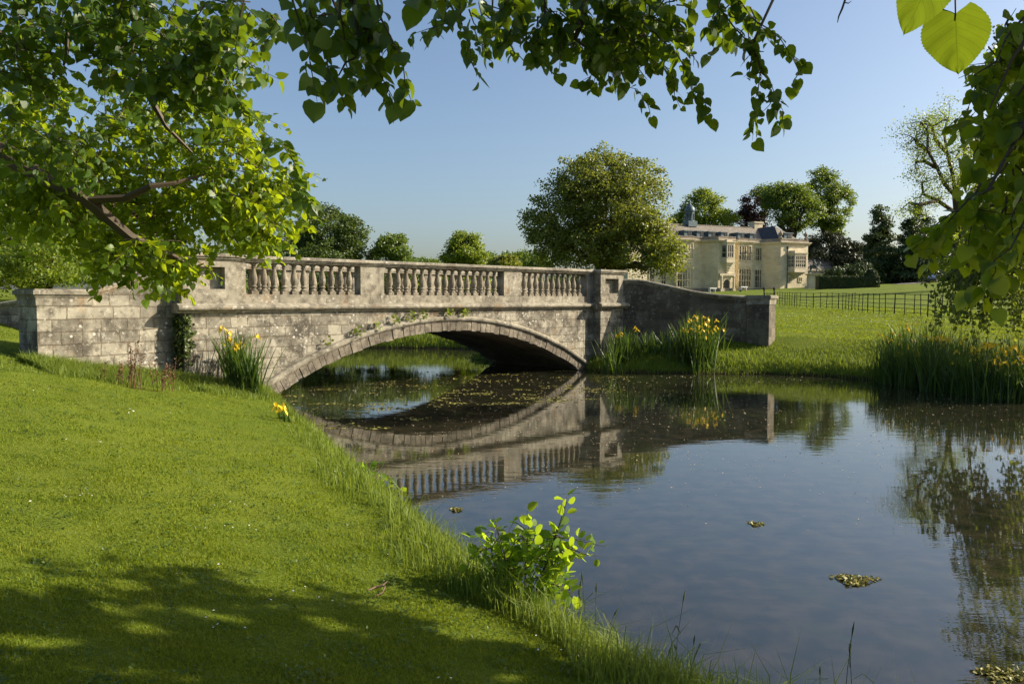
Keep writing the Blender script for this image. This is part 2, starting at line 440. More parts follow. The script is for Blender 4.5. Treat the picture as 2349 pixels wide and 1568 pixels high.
def water_material():
    m, nt, out = newmat("pond water"); g = NT(nt)
    geo = g.n("ShaderNodeNewGeometry"); pos = geo.outputs["Position"]
    mp = g.n("ShaderNodeMapping"); mp.inputs["Scale"].default_value = (.6, 1.7, 1); mp.inputs["Rotation"].default_value = (0, 0, .12); g.l(pos, mp.inputs[0])
    rip = g.n("ShaderNodeTexNoise"); rip.inputs["Scale"].default_value = 2.4; rip.inputs["Detail"].default_value = 3; g.l(mp.outputs[0], rip.inputs["Vector"])
    rip2 = g.noise(mp.outputs[0], 9.0, 2)
    weed = g.noise(pos, 1.1, 6, .62); mud = g.noise(pos, 3.5, 5, .6)
    base = g.mix(g.step(mud, .35, .7), (.012, .014, .008), (.036, .031, .018))
    base = g.mix(g.math('MULTIPLY', g.step(weed, .50, .70), .7), base, (.020, .027, .008))
    b = g.n("ShaderNodeBsdfPrincipled"); b.inputs["Roughness"].default_value = 0.015; b.inputs["IOR"].default_value = 1.5
    b.inputs["Specular IOR Level"].default_value = 0.85
    g.l(base, b.inputs["Base Color"])
    calm = g.step(g.noise(pos, .16, 2), .38, .62)
    hgt = g.math('MULTIPLY', g.math('ADD', rip.outputs["Fac"], g.math('MULTIPLY', rip2, .22)), g.math('ADD', .35, calm))
    g.l(g.bump(hgt, .032, .05), b.inputs["Normal"]); g.l(b.outputs[0], out.inputs[0])
    return m
M['water'] = water_material()

# ------------------------------------------------------------------ terrain and water
BO = Vector((-7.77, 18.24, 0)); BD = Vector((.728, .686, 0)); BN = Vector((-.686, .728, 0))   # front wall face of the bridge
BW = 4.5
POND = np.array([(40,-12),(20,-3),(9,1.6),(5,3.1),(2.7,3.5),(1.6,4.1),(.9,4.75),(.3,5.65),(-.33,6.85),(-.95,8.2),(-1.65,9.7),(-2.5,11.8),(-3.4,14.0),
                 (-4.5,16.4),(-5.4,18.4),(-6.2,19.9),(-9.2,23.1),(-12,27),(-17,33),(-20,38),(-15,41.5),(-8,41),(-3,40.2),(-.3,38),(.6,34.5),(-.2,31.4),
                 (2.5,28.0),(3.3,26.9),(5.5,26.4),(8.5,26.1),(10.2,25.3),(11.6,23.6),(12.4,21.6),(13.3,20.2),(16,18.4),(24,13),(44,6)], float)
def sdist(x, y):
    """distance to the pond outline, positive on land"""
    x = np.asarray(x, float); y = np.asarray(y, float)
    best = np.full(x.shape, 1e9); inside = np.zeros(x.shape, bool)
    n = len(POND)
    for i in range(n):
        ax, ay = POND[i]; bx, by = POND[(i + 1) % n]
        ex, ey = bx - ax, by - ay
        t = np.clip(((x - ax)*ex + (y - ay)*ey) / (ex*ex + ey*ey), 0, 1)
        best = np.minimum(best, (x - ax - t*ex)**2 + (y - ay - t*ey)**2)
        cond = (ay > y) != (by > y)
        with np.errstate(divide='ignore', invalid='ignore'):
            xi = (bx - ax) * (y - ay) / (by - ay if by != ay else 1e-9) + ax
        inside ^= cond & (x < xi)
    d = np.sqrt(best)
    return np.where(inside, -d, d)
def sstep(x, a, b):
    t = np.clip((x - a) / (b - a), 0, 1); return t*t*(3 - 2*t)
def rightness(x, y):
    q = (x - BO.x) * BD.x + (y - BO.y) * BD.y
    far = sstep(q + .0*y, 5, 12)
    cross = (x - BO.x) * BN.x + (y - BO.y) * BN.y
    near_left = (cross < 0) & (y < 17 + .35 * (x + 5))
    return np.where(near_left, 0.0, far)
def H(x, y):
    x = np.asarray(x, float); y = np.asarray(y, float)
    e = sdist(x, y)
    l = np.interp(e, [-6, -.6, 0, .3, 5, 10, 30, 100, 400, 900], [-1.4, -.5, -.02, .24, 1.18, 1.75, 2.2, 2.9, 4.5, 9])
    l = l + .16 * np.clip(-x - 9.6, 0, 5) * sstep(e, 1, 4) * sstep(y, 8, 14)
    r = np.interp(e, [-6, -.6, 0, .35, 3, 20, 45, 120, 160, 400, 900], [-1.4, -.5, -.02, .34, 1.15, 1.6, 2.1, 4.0, 4.9, 6.5, 10])
    r = r + .028 * np.maximum(0, x - 26) * sstep(e, 25, 70)
    t = rightness(x, y)
    z = l * (1 - t) + r * t
    lump = .035*np.sin(1.3*x + .7*y) * np.sin(.9*y - .4*x) + .02*np.sin(3.1*x + 1.2) * np.sin(2.7*y)
    return z + lump * sstep(e, .3, 2)
def Hs(x, y): return float(H(np.array([x]), np.array([y]))[0])

def axis(parts):
    out = []
    for a, b, s in parts: out.extend(np.arange(a, b, s))
    return np.array(out)
gx = axis([(-700, -120, 40), (-120, -30, 5), (-30, -12, .5), (-12, 15, .14), (15, 40, .5), (40, 130, 3), (130, 701, 40)])
gy = axis([(-60, -4, 4), (-4, 1, .5), (1, 20, .14), (20, 45, .25), (45, 90, 1), (90, 220, 4), (220, 901, 40)])
XX, YY = np.meshgrid(gx, gy)
ZZ = H(XX, YY)
nx, ny = len(gx), len(gy)
idx = np.arange(nx * ny).reshape(ny, nx)
fq = np.stack([idx[:-1, :-1], idx[:-1, 1:], idx[1:, 1:], idx[1:, :-1]], -1).reshape(-1, 4)
tag(np_mesh("ground", np.stack([XX, YY, ZZ], -1).reshape(-1, 3), [fq], M['ground'], smooth=True), kind="structure")
w = MB()
w.face([(-60, -30, 0), (90, -30, 0), (90, 46, 0), (-60, 46, 0)])
tag(w.build("water", M['water']), kind="structure")

# drive crossing the upper lawn, a sheet on the ground
def drive():
    mb = MB(); pts = []
    for (u, v) in ((2075, 652), (2105, 648), (2135, 644.5), (2165, 641), (2200, 638), (2260, 633), (2340, 628)):
        lo, hi = 30.0, 260.0
        for Y in np.arange(60, 260, 1.0):            # first ground hit beyond the fence
            p = at(u, v, Y)
            if p.z <= Hs(p.x, p.y): break
        pts.append(Vector((p.x, p.y, 0)))
    rows = []
    for i, p in enumerate(pts):
        t = (pts[min(i+1, len(pts)-1)] - pts[max(i-1, 0)]).normalized(); nrm = Vector((-t.y, t.x, 0))
        rows.append([p + nrm * wd for wd in (-2.2, -1.1, 0, 1.1, 2.2)])
    for i in range(len(rows) - 1):
        for k in range(4):
            q = [rows[i][k], rows[i][k+1], rows[i+1][k+1], rows[i+1][k]]
            mb.face([(a.x, a.y, Hs(a.x, a.y) + .06) for a in q])
    tag(mb.build("drive", M['asphalt']), kind="structure")
drive()

# ------------------------------------------------------------------ the stone bridge
BF = Frame(BO, BD, BN)
BR = Frame(BO + BN * BW + BD * 16.0, -BD, -BN)           # the far face, seen from behind
def build_bridge():
    L = 16.0
    root = thing("stone_bridge", "single-arched weathered stone bridge with balustrade spanning the pond", "bridge", tuple(BF.p(8, BW/2, 0)))
    AC, HS, RISE = 8.12, 5.82, 1.55
    RAD = (HS*HS + RISE*RISE) / (2*RISE); ZC = RISE - RAD
    a_half = math.asin(HS / RAD)
    a_ext = a_half + .10
    def arc(r, t): return (AC + (r) * math.sin(t), ZC + r * math.cos(t))
    RING, HOOD = .28, .17
    # spandrel walls, quads from the hood line up to the string course
    for F, nm, ac in ((BF, "spandrel_wall", AC), (BR, "spandrel_wall", L - AC)):
        mb = MB(); n = 96
        for i in range(n):
            s0, s1 = 1.0 + (14.0) * i / n, 1.0 + (14.0) * (i + 1) / n
            def low(s):
                d = s - ac; r = RAD + RING + .02
                return max(-.6, ZC + math.sqrt(max(0, r*r - d*d))) if abs(d) < r else -.6
            z0, z1 = low(s0), low(s1)
            quad(mb, F, [(s0, 0, z0), (s1, 0, z1), (s1, 0, 2.25), (s0, 0, 2.25)], [(s0, z0), (s1, z1), (s1, 2.25), (s0, 2.25)])
        mb.build(nm, M['ashlar'], root)
    # barrel of the arch
    mb = MB(); n = 60; rr = RAD + .004
    for i in range(n):
        t0, t1 = -a_ext + 2*a_ext*i/n, -a_ext + 2*a_ext*(i+1)/n
        p0, p1 = arc(rr, t0), arc(rr, t1)
        quad(mb, BF, [(p1[0], .1, p1[1]), (p0[0], .1, p0[1]), (p0[0], BW-.1, p0[1]), (p1[0], BW-.1, p1[1])], [(t1*RAD, 0), (t0*RAD, 0), (t0*RAD, BW), (t1*RAD, BW)])
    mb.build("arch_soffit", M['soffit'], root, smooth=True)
    # arch ring of separate voussoirs, one part per face
    for F, sgn in ((BF, 1), (BR, 1)):
        mb = MB(); hood = MB(); n = 74
        ac = AC if F is BF else L - AC
        ar = random.Random(3)
        cuts = [-a_ext + 2*a_ext*(i + ar.uniform(-.22, .22)) / n for i in range(n + 1)]
        for i in range(n):
            t0, t1 = cuts[i] + .0006, cuts[i+1] - .0006
            pr = ar.uniform(-.014, .014); dr = ar.uniform(-.02, .02)
            q = [(ac + r*math.sin(t), ZC + r*math.cos(t)) for r, t in ((RAD + dr, t0), (RAD + dr, t1), (RAD + RING, t1), (RAD + RING, t0))]
            f0, f1 = -.035 + pr, .30
            def fc(pl): mb.face([F.p(a, c, z) for a, c, z in pl], [(a, z) for a, c, z in pl])
            fc([(q[0][0], f0, q[0][1]), (q[1][0], f0, q[1][1]), (q[2][0], f0, q[2][1]), (q[3][0], f0, q[3][1])])
            for k in range(4):
                k1 = (k + 1) % 4
                fc([(q[k][0], f1, q[k][1]), (q[k1][0], f1, q[k1][1]), (q[k1][0], f0, q[k1][1]), (q[k][0], f0, q[k][1])])
        # hood mould: rounded band over the ring
        prof = [(.05, 0), (-.06, 0), (-.11, .05), (-.12, .10), (-.09, .15), (-.04, HOOD), (.05, HOOD + .01)]
        hn = 60
        for i in range(hn):
            t0, t1 = -a_ext + 2*a_ext*i/hn, -a_ext + 2*a_ext*(i+1)/hn
            for k in range(len(prof) - 1):
                pl = []
                for (t, (c, h)) in ((t0, prof[k]), (t1, prof[k]), (t1, prof[k+1]), (t0, prof[k+1])):
                    r = RAD + RING + h
                    pl.append((ac + r*math.sin(t), c, ZC + r*math.cos(t)))
                hood.face([F.p(*x) for x in pl], [(t0*RAD, prof[k][1])]*4)
        mb.build("arch_ring", M['voussoir'], root)
        hood.build("hood_mould", M['dressed'], root)
    # piers, string, plinth, dies, balusters, coping, on both faces
    string_prof = [(.06, 2.17), (-.05, 2.17), (-.07, 2.21), (-.11, 2.22), (-.155, 2.25), (-.17, 2.29), (-.155, 2.335), (-.11, 2.36), (-.07, 2.375), (-.03, 2.395), (.06, 2.395)]
    cop_prof = [(.40, 3.41), (-.02, 3.41), (-.02, 3.435), (-.06, 3.45), (-.06, 3.475), (-.10, 3.49), (-.10, 3.54), (-.07, 3.565), (.16, 3.585), (.39, 3.565), (.42, 3.54), (.42, 3.49)]
    bays = ((1.67, 4.96, 11), (5.73, 10.33, 15), (11.10, 14.35, 11))
    PJ = .33
    bal_me = None
    def baluster(F, s, c=.16):
        nonlocal bal_me
        if bal_me is None:
            mb = MB(); Z = Frame((0, 0, 0), BD, BN)
            box(mb, Z, -.095, .095, -.095, .095, 0, .085)
            lathe(mb, (0, 0, .085), [(.092, 0), (.095, .02), (.085, .035), (.062, .05), (.058, .075), (.088, .10), (.088, .115), (.066, .13), (.062, .15),
                                    (.082, .20), (.094, .26), (.094, .31), (.084, .37), (.068, .44), (.054, .51), (.047, .56), (.062, .575), (.066, .59), (.058, .605),
                                    (.05, .615), (.052, .64), (.072, .66), (.08, .672)], 12)
            box(mb, Z, -.085, .085, -.085, .085, .758, .80)
            o = mb.build("baluster", M['baluster'], root)
            bal_me = o.data
            for p in bal_me.polygons: p.use_smooth = len(p.vertices) == 4 and abs(p.normal.z) < .999 and p.area < .003
            # the mesh was shifted by the root; shift it back to its own origin
            for vtx in bal_me.vertices: vtx.co += root.location
        else:
            o = bpy.data.objects.new("baluster", bal_me); link(o, root)
        o.location = F.p(s, c, 2.615) - root.location
        k_ = random.uniform(.955, 1.045); o.scale = (k_, k_, 1)
    for F in (BF, BR):
        mb = MB()
        sweep(mb, F, string_prof, 1.28, 14.72, n=14)
        for (a0, a1) in ((-.06, 1.34), (14.66, 16.06)):
            prof = [(c - PJ - .03 if c < 0 else c, z) for c, z in string_prof]
            sweep(mb, F, prof, a0 - .10, a1 + .10)
        mb.build("string_course", M['dressed'], root, weld=True)
        mb = MB(); a = 1.28
        ps = random.Random(5)
        while a < 14.7:                                                  # plinth in long stones
            b = min(14.72, a + ps.uniform(.9, 1.5))
            if 14.72 - b < .4: b = 14.72
            box(mb, F, a + .003, b - .003, .02, .36, 2.38, 2.615); a = b
        mb.build("parapet_plinth", M['dressed'], root)
        for (a0, a1) in ((1.28, 1.67), (4.96, 5.73), (10.33, 11.10), (14.35, 14.72)):
            mb = MB(); box(mb, F, a0, a1, .01, .33, 2.61, 3.42); mb.build("parapet_die", M['dressed'], root)
        mb = MB(); a = 1.28
        while a < 14.7:
            b = min(14.72, a + ps.uniform(1.2, 1.9))
            if 14.72 - b < .5: b = 14.72
            sweep(mb, F, cop_prof, a + .002, b - .002); a = b
        mb.build("coping", M['dressed'], root)
        for (b0, b1, nb) in bays:
            step = (b1 - b0) / (nb + 1)
            for k in range(nb):
                baluster(F, b0 + step * (k + 1))
        for (a0, a1) in ((0, 1.28), (14.72, 16.0)):                      # end piers
            low = MB(); box(low, F, a0, a1, -PJ, .6, -.6, 2.22); low.build("pier_shaft", M['ashlar'], root)
            up = MB()
            box(up, F, a0 - .04, a1 + .04, -PJ - .04, .42, 2.39, 2.63)
            f0 = -PJ; pa0, pa1, pz0, pz1 = a0 + .26, a1 - .28, 2.73, 3.25
            def Q(pl): up.face([F.p(*x) for x in pl], [(x[0], x[2]) for x in pl])
            Q([(a0, f0, 2.63), (a1, f0, 2.63), (a1, f0, pz0), (a0, f0, pz0)])
            Q([(a0, f0, pz1), (a1, f0, pz1), (a1, f0, 3.40), (a0, f0, 3.40)])
            Q([(a0, f0, pz0), (pa0, f0, pz0), (pa0, f0, pz1), (a0, f0, pz1)])
            Q([(pa1, f0, pz0), (a1, f0, pz0), (a1, f0, pz1), (pa1, f0, pz1)])
            d = f0 + .20
            Q([(pa0, d, pz0), (pa1, d, pz0), (pa1, d, pz1), (pa0, d, pz1)])
            Q([(pa0, f0, pz0), (pa1, f0, pz0), (pa1, d, pz0), (pa0, d, pz0)])
            Q([(pa0, d, pz1), (pa1, d, pz1), (pa1, f0, pz1), (pa0, f0, pz1)])
            Q([(pa0, f0, pz1), (pa0, f0, pz0), (pa0, d, pz0), (pa0, d, pz1)])
            Q([(pa1, d, pz1), (pa1, d, pz0), (pa1, f0, pz0), (pa1, f0, pz1)])
            for aa in (a0, a1): up.face([F.p(aa, f0, 2.63), F.p(aa, .40, 2.63), F.p(aa, .40, 3.40), F.p(aa, f0, 3.40)], [(0, 2.63), (.7, 2.63), (.7, 3.4), (0, 3.4)])
            up.face([F.p(a0, .40, 2.63), F.p(a1, .40, 2.63), F.p(a1, .40, 3.40), F.p(a0, .40, 3.40)])
            up.build("pier_panel", M['dressed'], root)
            cap = MB()
            for (g0, z0, z1) in ((.02, 3.40, 3.44), (.06, 3.44, 3.49), (.10, 3.49, 3.57)):
                box(cap, F, a0 - g0, a1 + g0, -PJ - g0, .42 + g0 * .5, z0, z1)
            cap.build("pier_cap", M['dressed'], root)
    # roadway between the parapets
    mb = MB(); box(mb, BF, .0, 16.0, .34, BW - .34, 2.0, 2.52); mb.build("roadway", M['dressed'], root)
    # wing walls: path of plan points, profile of top heights
    def wing(p0, p1, ztop, mat, face_left, pillar=True, pw=.74, pdir=None):
        p0, p1 = Vector((*p0, 0)), Vector((*p1, 0))
        d = (p1 - p0); Lw = d.length; d.normalize()
        n = Vector((-d.y, d.x, 0)) if face_left else Vector((d.y, -d.x, 0))
        F = Frame(p0, d, n); mb = MB(); cp = MB(); k = 24
        def zt(a): return float(np.interp(a / Lw, [t for t, _ in ztop], [z for _, z in ztop]))
        for i in range(k):
            a0, a1 = Lw*i/k, Lw*(i+1)/k
            for c, fl in ((0, 0), (.42, 1)):
                pl = [(a0, c, -.5), (a1, c, -.5), (a1, c, zt(a1) - .02), (a0, c, zt(a0) - .02)]
                if fl: pl.reverse()
                mb.face([F.p(*x) for x in pl], [(x[0] + 3.3, x[2]) for x in pl])
        mb.build("wing_wall", mat, root)
        sweep(cp, F, [(.48, -.17), (-.01, -.17), (-.03, -.12), (-.07, -.10), (-.085, -.03), (-.05, .0), (.21, .015), (.47, 0), (.51, -.03)], 0, Lw, z_at=zt, n=k)
        cp.build("wing_coping", M['dressed'], root, weld=True)
        if pillar:
            pm = MB(); zt1 = ztop[-1][1]; pd = pw * .9
            if pdir: pv = Vector((*pdir, 0)).normalized(); F = Frame(F.p(Lw, 0, 0) - pv * Lw, pv, Vector((-pv.y, pv.x, 0)) if face_left else Vector((pv.y, -pv.x, 0)))
            box(pm, F, Lw - .02, Lw + pw, -.06, pd, -.3, zt1 - .30); pm.build("end_pillar", mat, root)
            pm = MB()
            box(pm, F, Lw - .04, Lw + pw + .02, -.08, pd + .02, zt1 - .30, zt1 - .13)
            box(pm, F, Lw - .06, Lw + pw + .04, -.10, pd + .04, zt1 - .13, zt1 - .08); box(pm, F, Lw - .10, Lw + pw + .08, -.14, pd + .08, zt1 - .08, zt1 + .01)
            box(pm, F, Lw - .06, Lw + pw + .04, -.10, pd + .04, zt1 + .01, zt1 + .035)
            pm.build("pillar_cap", M['dressed'], root)
    ogee = [(0, 3.24), (.14, 3.25), (.24, 3.22), (.40, 3.05), (.60, 2.82), (.80, 2.68), (1.0, 2.62)]
    rp = BF.p(15.8, .05, 0)
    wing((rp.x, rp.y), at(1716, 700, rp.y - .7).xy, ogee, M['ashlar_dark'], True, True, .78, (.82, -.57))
    lp0 = BF.p(.15, .02, 0); lp1 = at(206, 700, 16.75)
    wing((lp0.x, lp0.y), (lp1.x, lp1.y), [(0, 3.25), (.2, 3.23), (1.0, 2.66)], M['ashlar'], False, True, 1.05)
    fp0 = at(395, 640, 22.0); fp1 = at(-60, 700, 21.2)
    wing((fp0.x, fp0.y), (fp1.x, fp1.y), [(0, 3.08), (.22, 3.08), (.45, 2.78), (1.0, 2.30)], M['ashlar'], False, False)
    qp = BF.p(15.8, BW - .05, 0)
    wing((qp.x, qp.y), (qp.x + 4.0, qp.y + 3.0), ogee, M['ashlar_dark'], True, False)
    return root
bridge = build_bridge()

# ------------------------------------------------------------------ the country house
HA = R(24)
HD = Vector((math.cos(HA), math.sin(HA), 0)); HN = Vector((math.sin(HA), -math.cos(HA), 0))   # along the front, and outward
H0 = at(1650, 668, 150); H0.z = 0
HF = Frame(H0, HD, -HN)                                     # c < 0 stands out of the front
def hx(u, p=0.0):
    """place along the front (p metres out of it) that a column of the photo shows"""
    d = ray(u, 620); a = d.x / d.y
    return (a*(H0.y + HN.y*p) - (H0.x + HN.x*p)) / (HD.x - a*HD.y)
def cu(c): return 1437.5 + c * .2086                        # columns of an enlarged view
def build_house():
    root = thing("country_house", "long honey-coloured stone mansion with bay windows and stone-tiled roof", "house", tuple(H0 + Vector((0, 0, 4.2))))
    GZ, CZ, PZ = 3.6, 13.6, 14.32
    PB, PP = 2.7, 3.2                                       # porch and pavilion stand out
    xL = hx(1440); xR = hx(cu(1990), PP)
    xv0, xv1 = hx(cu(1690), PP), xR
    xp0, xp1 = hx(cu(1005), PB), hx(cu(1190), PB)
    xb0, xb1 = hx(cu(545), 1.2), hx(cu(728), 1.2)
    xc0, xc1 = hx(cu(1228), .9), hx(cu(1368), .9)
    mb = MB(); W = mb
    foot = [(xL, 0), (xb0, 0), (xb0, -1.2), (xb1, -1.2), (xb1, 0), (xp0 - 1.6, 0), (xp0, -PB), (xp1, -PB), (xp1, 0), (xc0, 0), (xc0, -.9), (xc1, -.9), (xc1, 0),
            (xv0 - 1.9, 0), (xv0, -PP), (xv1, -PP), (xv1, 12), (xL, 12)]
    def wallrun(mb, z0, z1, grow=0.0, close=False):
        L = 0
        pts = foot
        cxm = sum(p[0] for p in pts) / len(pts)
        for i in range(len(pts) - (0 if close else 0)):
            a, b = pts[i], pts[(i + 1) % len(pts)]
            ln = math.hypot(b[0]-a[0], b[1]-a[1])
            ga = gb = (0, 0)
            mb.face([HF.p(a[0], a[1], z0), HF.p(b[0], b[1], z0), HF.p(b[0], b[1], z1), HF.p(a[0], a[1], z1)], [(L, z0), (L+ln, z0), (L+ln, z1), (L, z1)])
            L += ln
    wallrun(mb, GZ - .8, CZ)
    mb.build("wall", M['house_wall'], root)
    def offset(pts, g):
        out = []; n = len(pts)
        for i in range(n):
            p, a, b = Vector((*pts[i], 0)), Vector((*pts[i-1], 0)), Vector((*pts[(i+1) % n], 0))
            d0, d1 = (p - a).normalized(), (b - p).normalized()
            n0, n1 = Vector((d0.y, -d0.x, 0)), Vector((d1.y, -d1.x, 0))
            m = (n0 + n1); m /= max(.25, m.length_squared / 2) ** 1 if m.length_squared > 0 else 1
            q = p + m * g; out.append((q.x, q.y))
        return out
    def band(mb, z0, z1, g):
        o = offset(foot, g); n = len(o); L = 0
        for i in range(n):
            a, b = o[i], o[(i+1) % n]; ln = math.hypot(b[0]-a[0], b[1]-a[1])
            ai, bi = offset(foot, -.4)[i], offset(foot, -.4)[(i+1) % n]
            mb.face([HF.p(*a, z0), HF.p(*b, z0), HF.p(*b, z1), HF.p(*a, z1)], [(L, z0), (L+ln, z0), (L+ln, z1), (L, z1)])
            mb.face([HF.p(*a, z1), HF.p(*b, z1), HF.p(*bi, z1), HF.p(*ai, z1)])
            mb.face([HF.p(*ai, z0), HF.p(*bi, z0), HF.p(*b, z0), HF.p(*a, z0)])
            L += ln
    cm = MB()
    band(cm, CZ - .30, CZ - .12, .14); band(cm, CZ - .12, CZ + .10, .34); band(cm, CZ + .10, CZ + .24, .50)
    cm.build("cornice", M['house_trim'], root)
    pm = MB(); band(pm, CZ + .24, PZ, .05); band(pm, PZ, PZ + .12, .12)
    pm.build("parapet", M['parapet_stone'], root)
    bm_ = MB(); band(bm_, GZ - .8, GZ + 1.25, .10); bm_.build("plinth", M['parapet_stone'], root)
    # roofs
    rm = MB()
    def q(mb, pts):
        a = Vector(pts[0]); e = (Vector(pts[1]) - a).normalized()
        uvs = [((Vector(p) - a).dot(e), ((Vector(p) - a) - e * (Vector(p) - a).dot(e)).length) for p in pts]
        mb.face([HF.p(*p) for p in pts], uvs)
    RZ, EZ = 17.3, 13.9
    q(rm, [(xL, .5, EZ), (xv1 - 2.4, .5, EZ), (xv1 - 2.4, 6.3, RZ), (xL, 6.3, RZ)])
    q(rm, [(xv1 - 2.4, 12, EZ), (xL, 12, EZ), (xL, 6.3, RZ), (xv1 - 2.4, 6.3, RZ)])
    rt = rm.build("roof", M['stone_tile'], root)
    pv = MB(); xm = (xv0 + xv1) / 2 - .9; f = -PP + .6
    q(pv, [(xv1 - .5, f, EZ), (xv1 - .5, 12, EZ), (xm, 9, RZ + .02), (xm, f + 4.0, RZ + .02)])
    q(pv, [(xv0 + .4, f, EZ), (xv1 - .5, f, EZ), (xm, f + 4.0, RZ + .02)])
    pv.build("pavilion_roof", M['stone_tile'], root)
    ps = MB(); q(ps, [(xv0 + .4 - 1.6, 2.0, EZ), (xv0 + .4, f, EZ), (xm, f + 4.0, RZ + .02), (xm, 6.3, RZ + .02)])
    ps.build("slate_slope", M['slate'], root)
    rd = MB(); sweep(rd, HF, [(6.12, RZ - .06), (6.48, RZ - .06), (6.48, RZ + .12), (6.12, RZ + .12)], xL, xm); rd.build("ridge_capping", M['parapet_stone'], root)
    ch = MB(); x0, x1 = hx(cu(1362), -7), hx(cu(1450), -7)
    box(ch, HF, x0, x1, 6.0, 7.6, 16.6, 18.3); box(ch, HF, x0 - .15, x1 + .15, 5.85, 7.75, 18.3, 18.6); ch.build("chimney", M['house_trim'], root)
    # cupola
    cx_ = hx(cu(688), -6.3); cb = HF.p(cx_, 6.3, 0)
    m = MB(); box(m, Frame(cb, HD, -HN), -1.05, 1.05, -1.05, 1.05, 16.9, 18.0); m.build("cupola_base", M['lead'], root)
    m = MB()
    for k in range(8):
        a = math.pi * 2 * (k + .5) / 8; pr = cb + Vector((math.cos(a), math.sin(a), 0)) * .80
        box(m, Frame(pr, (math.cos(a + 1.57), math.sin(a + 1.57), 0), (math.cos(a), math.sin(a), 0)), -.13, .13, -.09, .09, 18.0, 19.8)
    lathe(m, (cb.x, cb.y, 18.0), [(.95, 0), (.95, .15), (.86, .18)], 8, math.pi/8)
    lathe(m, (cb.x, cb.y, 19.4), [(.84, 0), (.88, .08), (.90, .5), (.86, .55)], 8, math.pi/8)
    m.build("cupola_lantern", M['lead'], root)
    m = MB(); lathe(m, (cb.x, cb.y, 19.9), [(1.08, 0), (1.10, .08), (1.0, .13), (.98, .4), (.86, .75), (.62, 1.05), (.36, 1.25), (.2, 1.45), (.14, 1.7), (.2, 1.78), (.14, 1.9), (.05, 2.05), (.04, 2.5), (.01, 2.7)], 16)
    m.build("cupola_dome", M['lead'], root, smooth=False)
    # windows: frame with mullions, dark pane behind as a sub-part
    def window(x0, x1, z0, z1, nx_, rows, c, king=None, name="window", F=HF):
        fr = MB(); t = .10
        box(fr, F, x0 - .16, x0, c - .10, c + .14, z0 - .16, z1 + .16); box(fr, F, x1, x1 + .16, c - .10, c + .14, z0 - .16, z1 + .16)
        box(fr, F, x0, x1, c - .10, c + .14, z1, z1 + .16); box(fr, F, x0, x1, c - .14, c + .14, z0 - .16, z0)
        for k in range(1, nx_):
            xx = x0 + (x1 - x0) * k / nx_; tt = .085 if king and k in king else .042
            box(fr, F, xx - tt, xx + tt, c - .07, c + .1, z0, z1)
        for rz in rows:
            box(fr, F, x0, x1, c - .055, c + .09, z0 + (z1-z0)*rz - .05, z0 + (z1-z0)*rz + .05)
        o = fr.build(name, M['house_trim'], root)
        g = MB(); box(g, F, x0, x1, c + .0, c + .03, z0, z1); g.build("pane", M['glass'], o)
    LZ0, LZ1, UZ0, UZ1 = 5.15, 8.45, 10.35, 13.0
    window(hx(cu(556), 1.2), hx(cu(722), 1.2), LZ0 - .1, LZ1 + .1, 6, (.36, .70), -1.2, (2, 4))
    window(hx(cu(556), 1.2), hx(cu(722), 1.2), UZ0 - .1, UZ1, 6, (.36, .70), -1.2, (2, 4))
    window(hx(cu(380)), hx(cu(426)), LZ0, LZ1 - .1, 2, (.36, .70), 0)
    window(hx(cu(250)), hx(cu(296)), LZ0, LZ1 - .1, 2, (.36, .70), 0)
    window(hx(cu(1234), .9), hx(cu(1364), .9), LZ0 - .05, LZ1 + .1, 5, (.36, .70), -.9, (1, 3))
    window(hx(cu(1234), .9), hx(cu(1364), .9), UZ0 - .1, UZ1 - .1, 5, (.40,), -.9, (1, 3))
    window(hx(cu(1412)), hx(cu(1506)), LZ0 - .1, LZ1, 4, (.36, .70), 0, (2,))
    window(hx(cu(1412)), hx(cu(1506)), UZ0, UZ1 - .35, 4, (.40,), 0, (2,))
    def panel_course(x0, x1, c):
        pm = MB(); box(pm, HF, x0, x1, c - .16, c + .1, 8.95, 9.12); box(pm, HF, x0, x1, c - .10, c + .1, 9.12, 9.95); pm.build("bay_panel", M['house_trim'], root)
    panel_course(xb0 - .05, xb1 + .05, -1.2); panel_course(xc0 - .05, xc1 + .05, -.9)
    # porch oriel, corbel and door
    def oriel(xa, xb, z0, z1, c, depth, nx_, rows, tip):
        """three-sided oriel window on a stepped corbel"""
        ch_ = .45 * depth
        plan = [(xa, c), (xa + ch_, c - depth), (xb - ch_, c - depth), (xb, c)]
        def ring(mb, pl, za, zb):
            for i in range(3):
                a, b = pl[i], pl[i+1]
                mb.face([HF.p(*a, za), HF.p(*b, za), HF.p(*b, zb), HF.p(*a, zb)], [(a[0], za), (b[0], za), (b[0], zb), (a[0], zb)])
            mb.face([HF.p(*a, zb) for a in pl]); mb.face([HF.p(*a, za) for a in reversed(pl)])
        def sc(g, k=1.0):
            xm_ = (xa + xb) / 2
            return [(xm_ + (x - xm_) * k + (g if x > xm_ else -g), c + (y - c) * k - (g if y < c else 0)) for x, y in plan]
        st = MB(); ring(st, sc(.10), z1, z1 + .35); ring(st, sc(.26), z1 + .35, z1 + .60); ring(st, sc(.02, .8), z1 + .60, z1 + .95)
        st.build("oriel_roof", M['house_trim'], root); st = MB()
        ring(st, sc(.08), z0 - .75, z0); ring(st, sc(.20), z0 - .95, z0 - .75)
        steps = 5
        for i in range(steps):
            k = 1 - (i + .6) / (steps + .4); zt = z0 - .95 - (z0 - .95 - tip) * i / steps; zb = z0 - .95 - (z0 - .95 - tip) * (i + 1) / steps
            ring(st, sc(0, max(.12, k)), zb, zt)
        st.build("oriel_corbel", M['house_trim'], root)
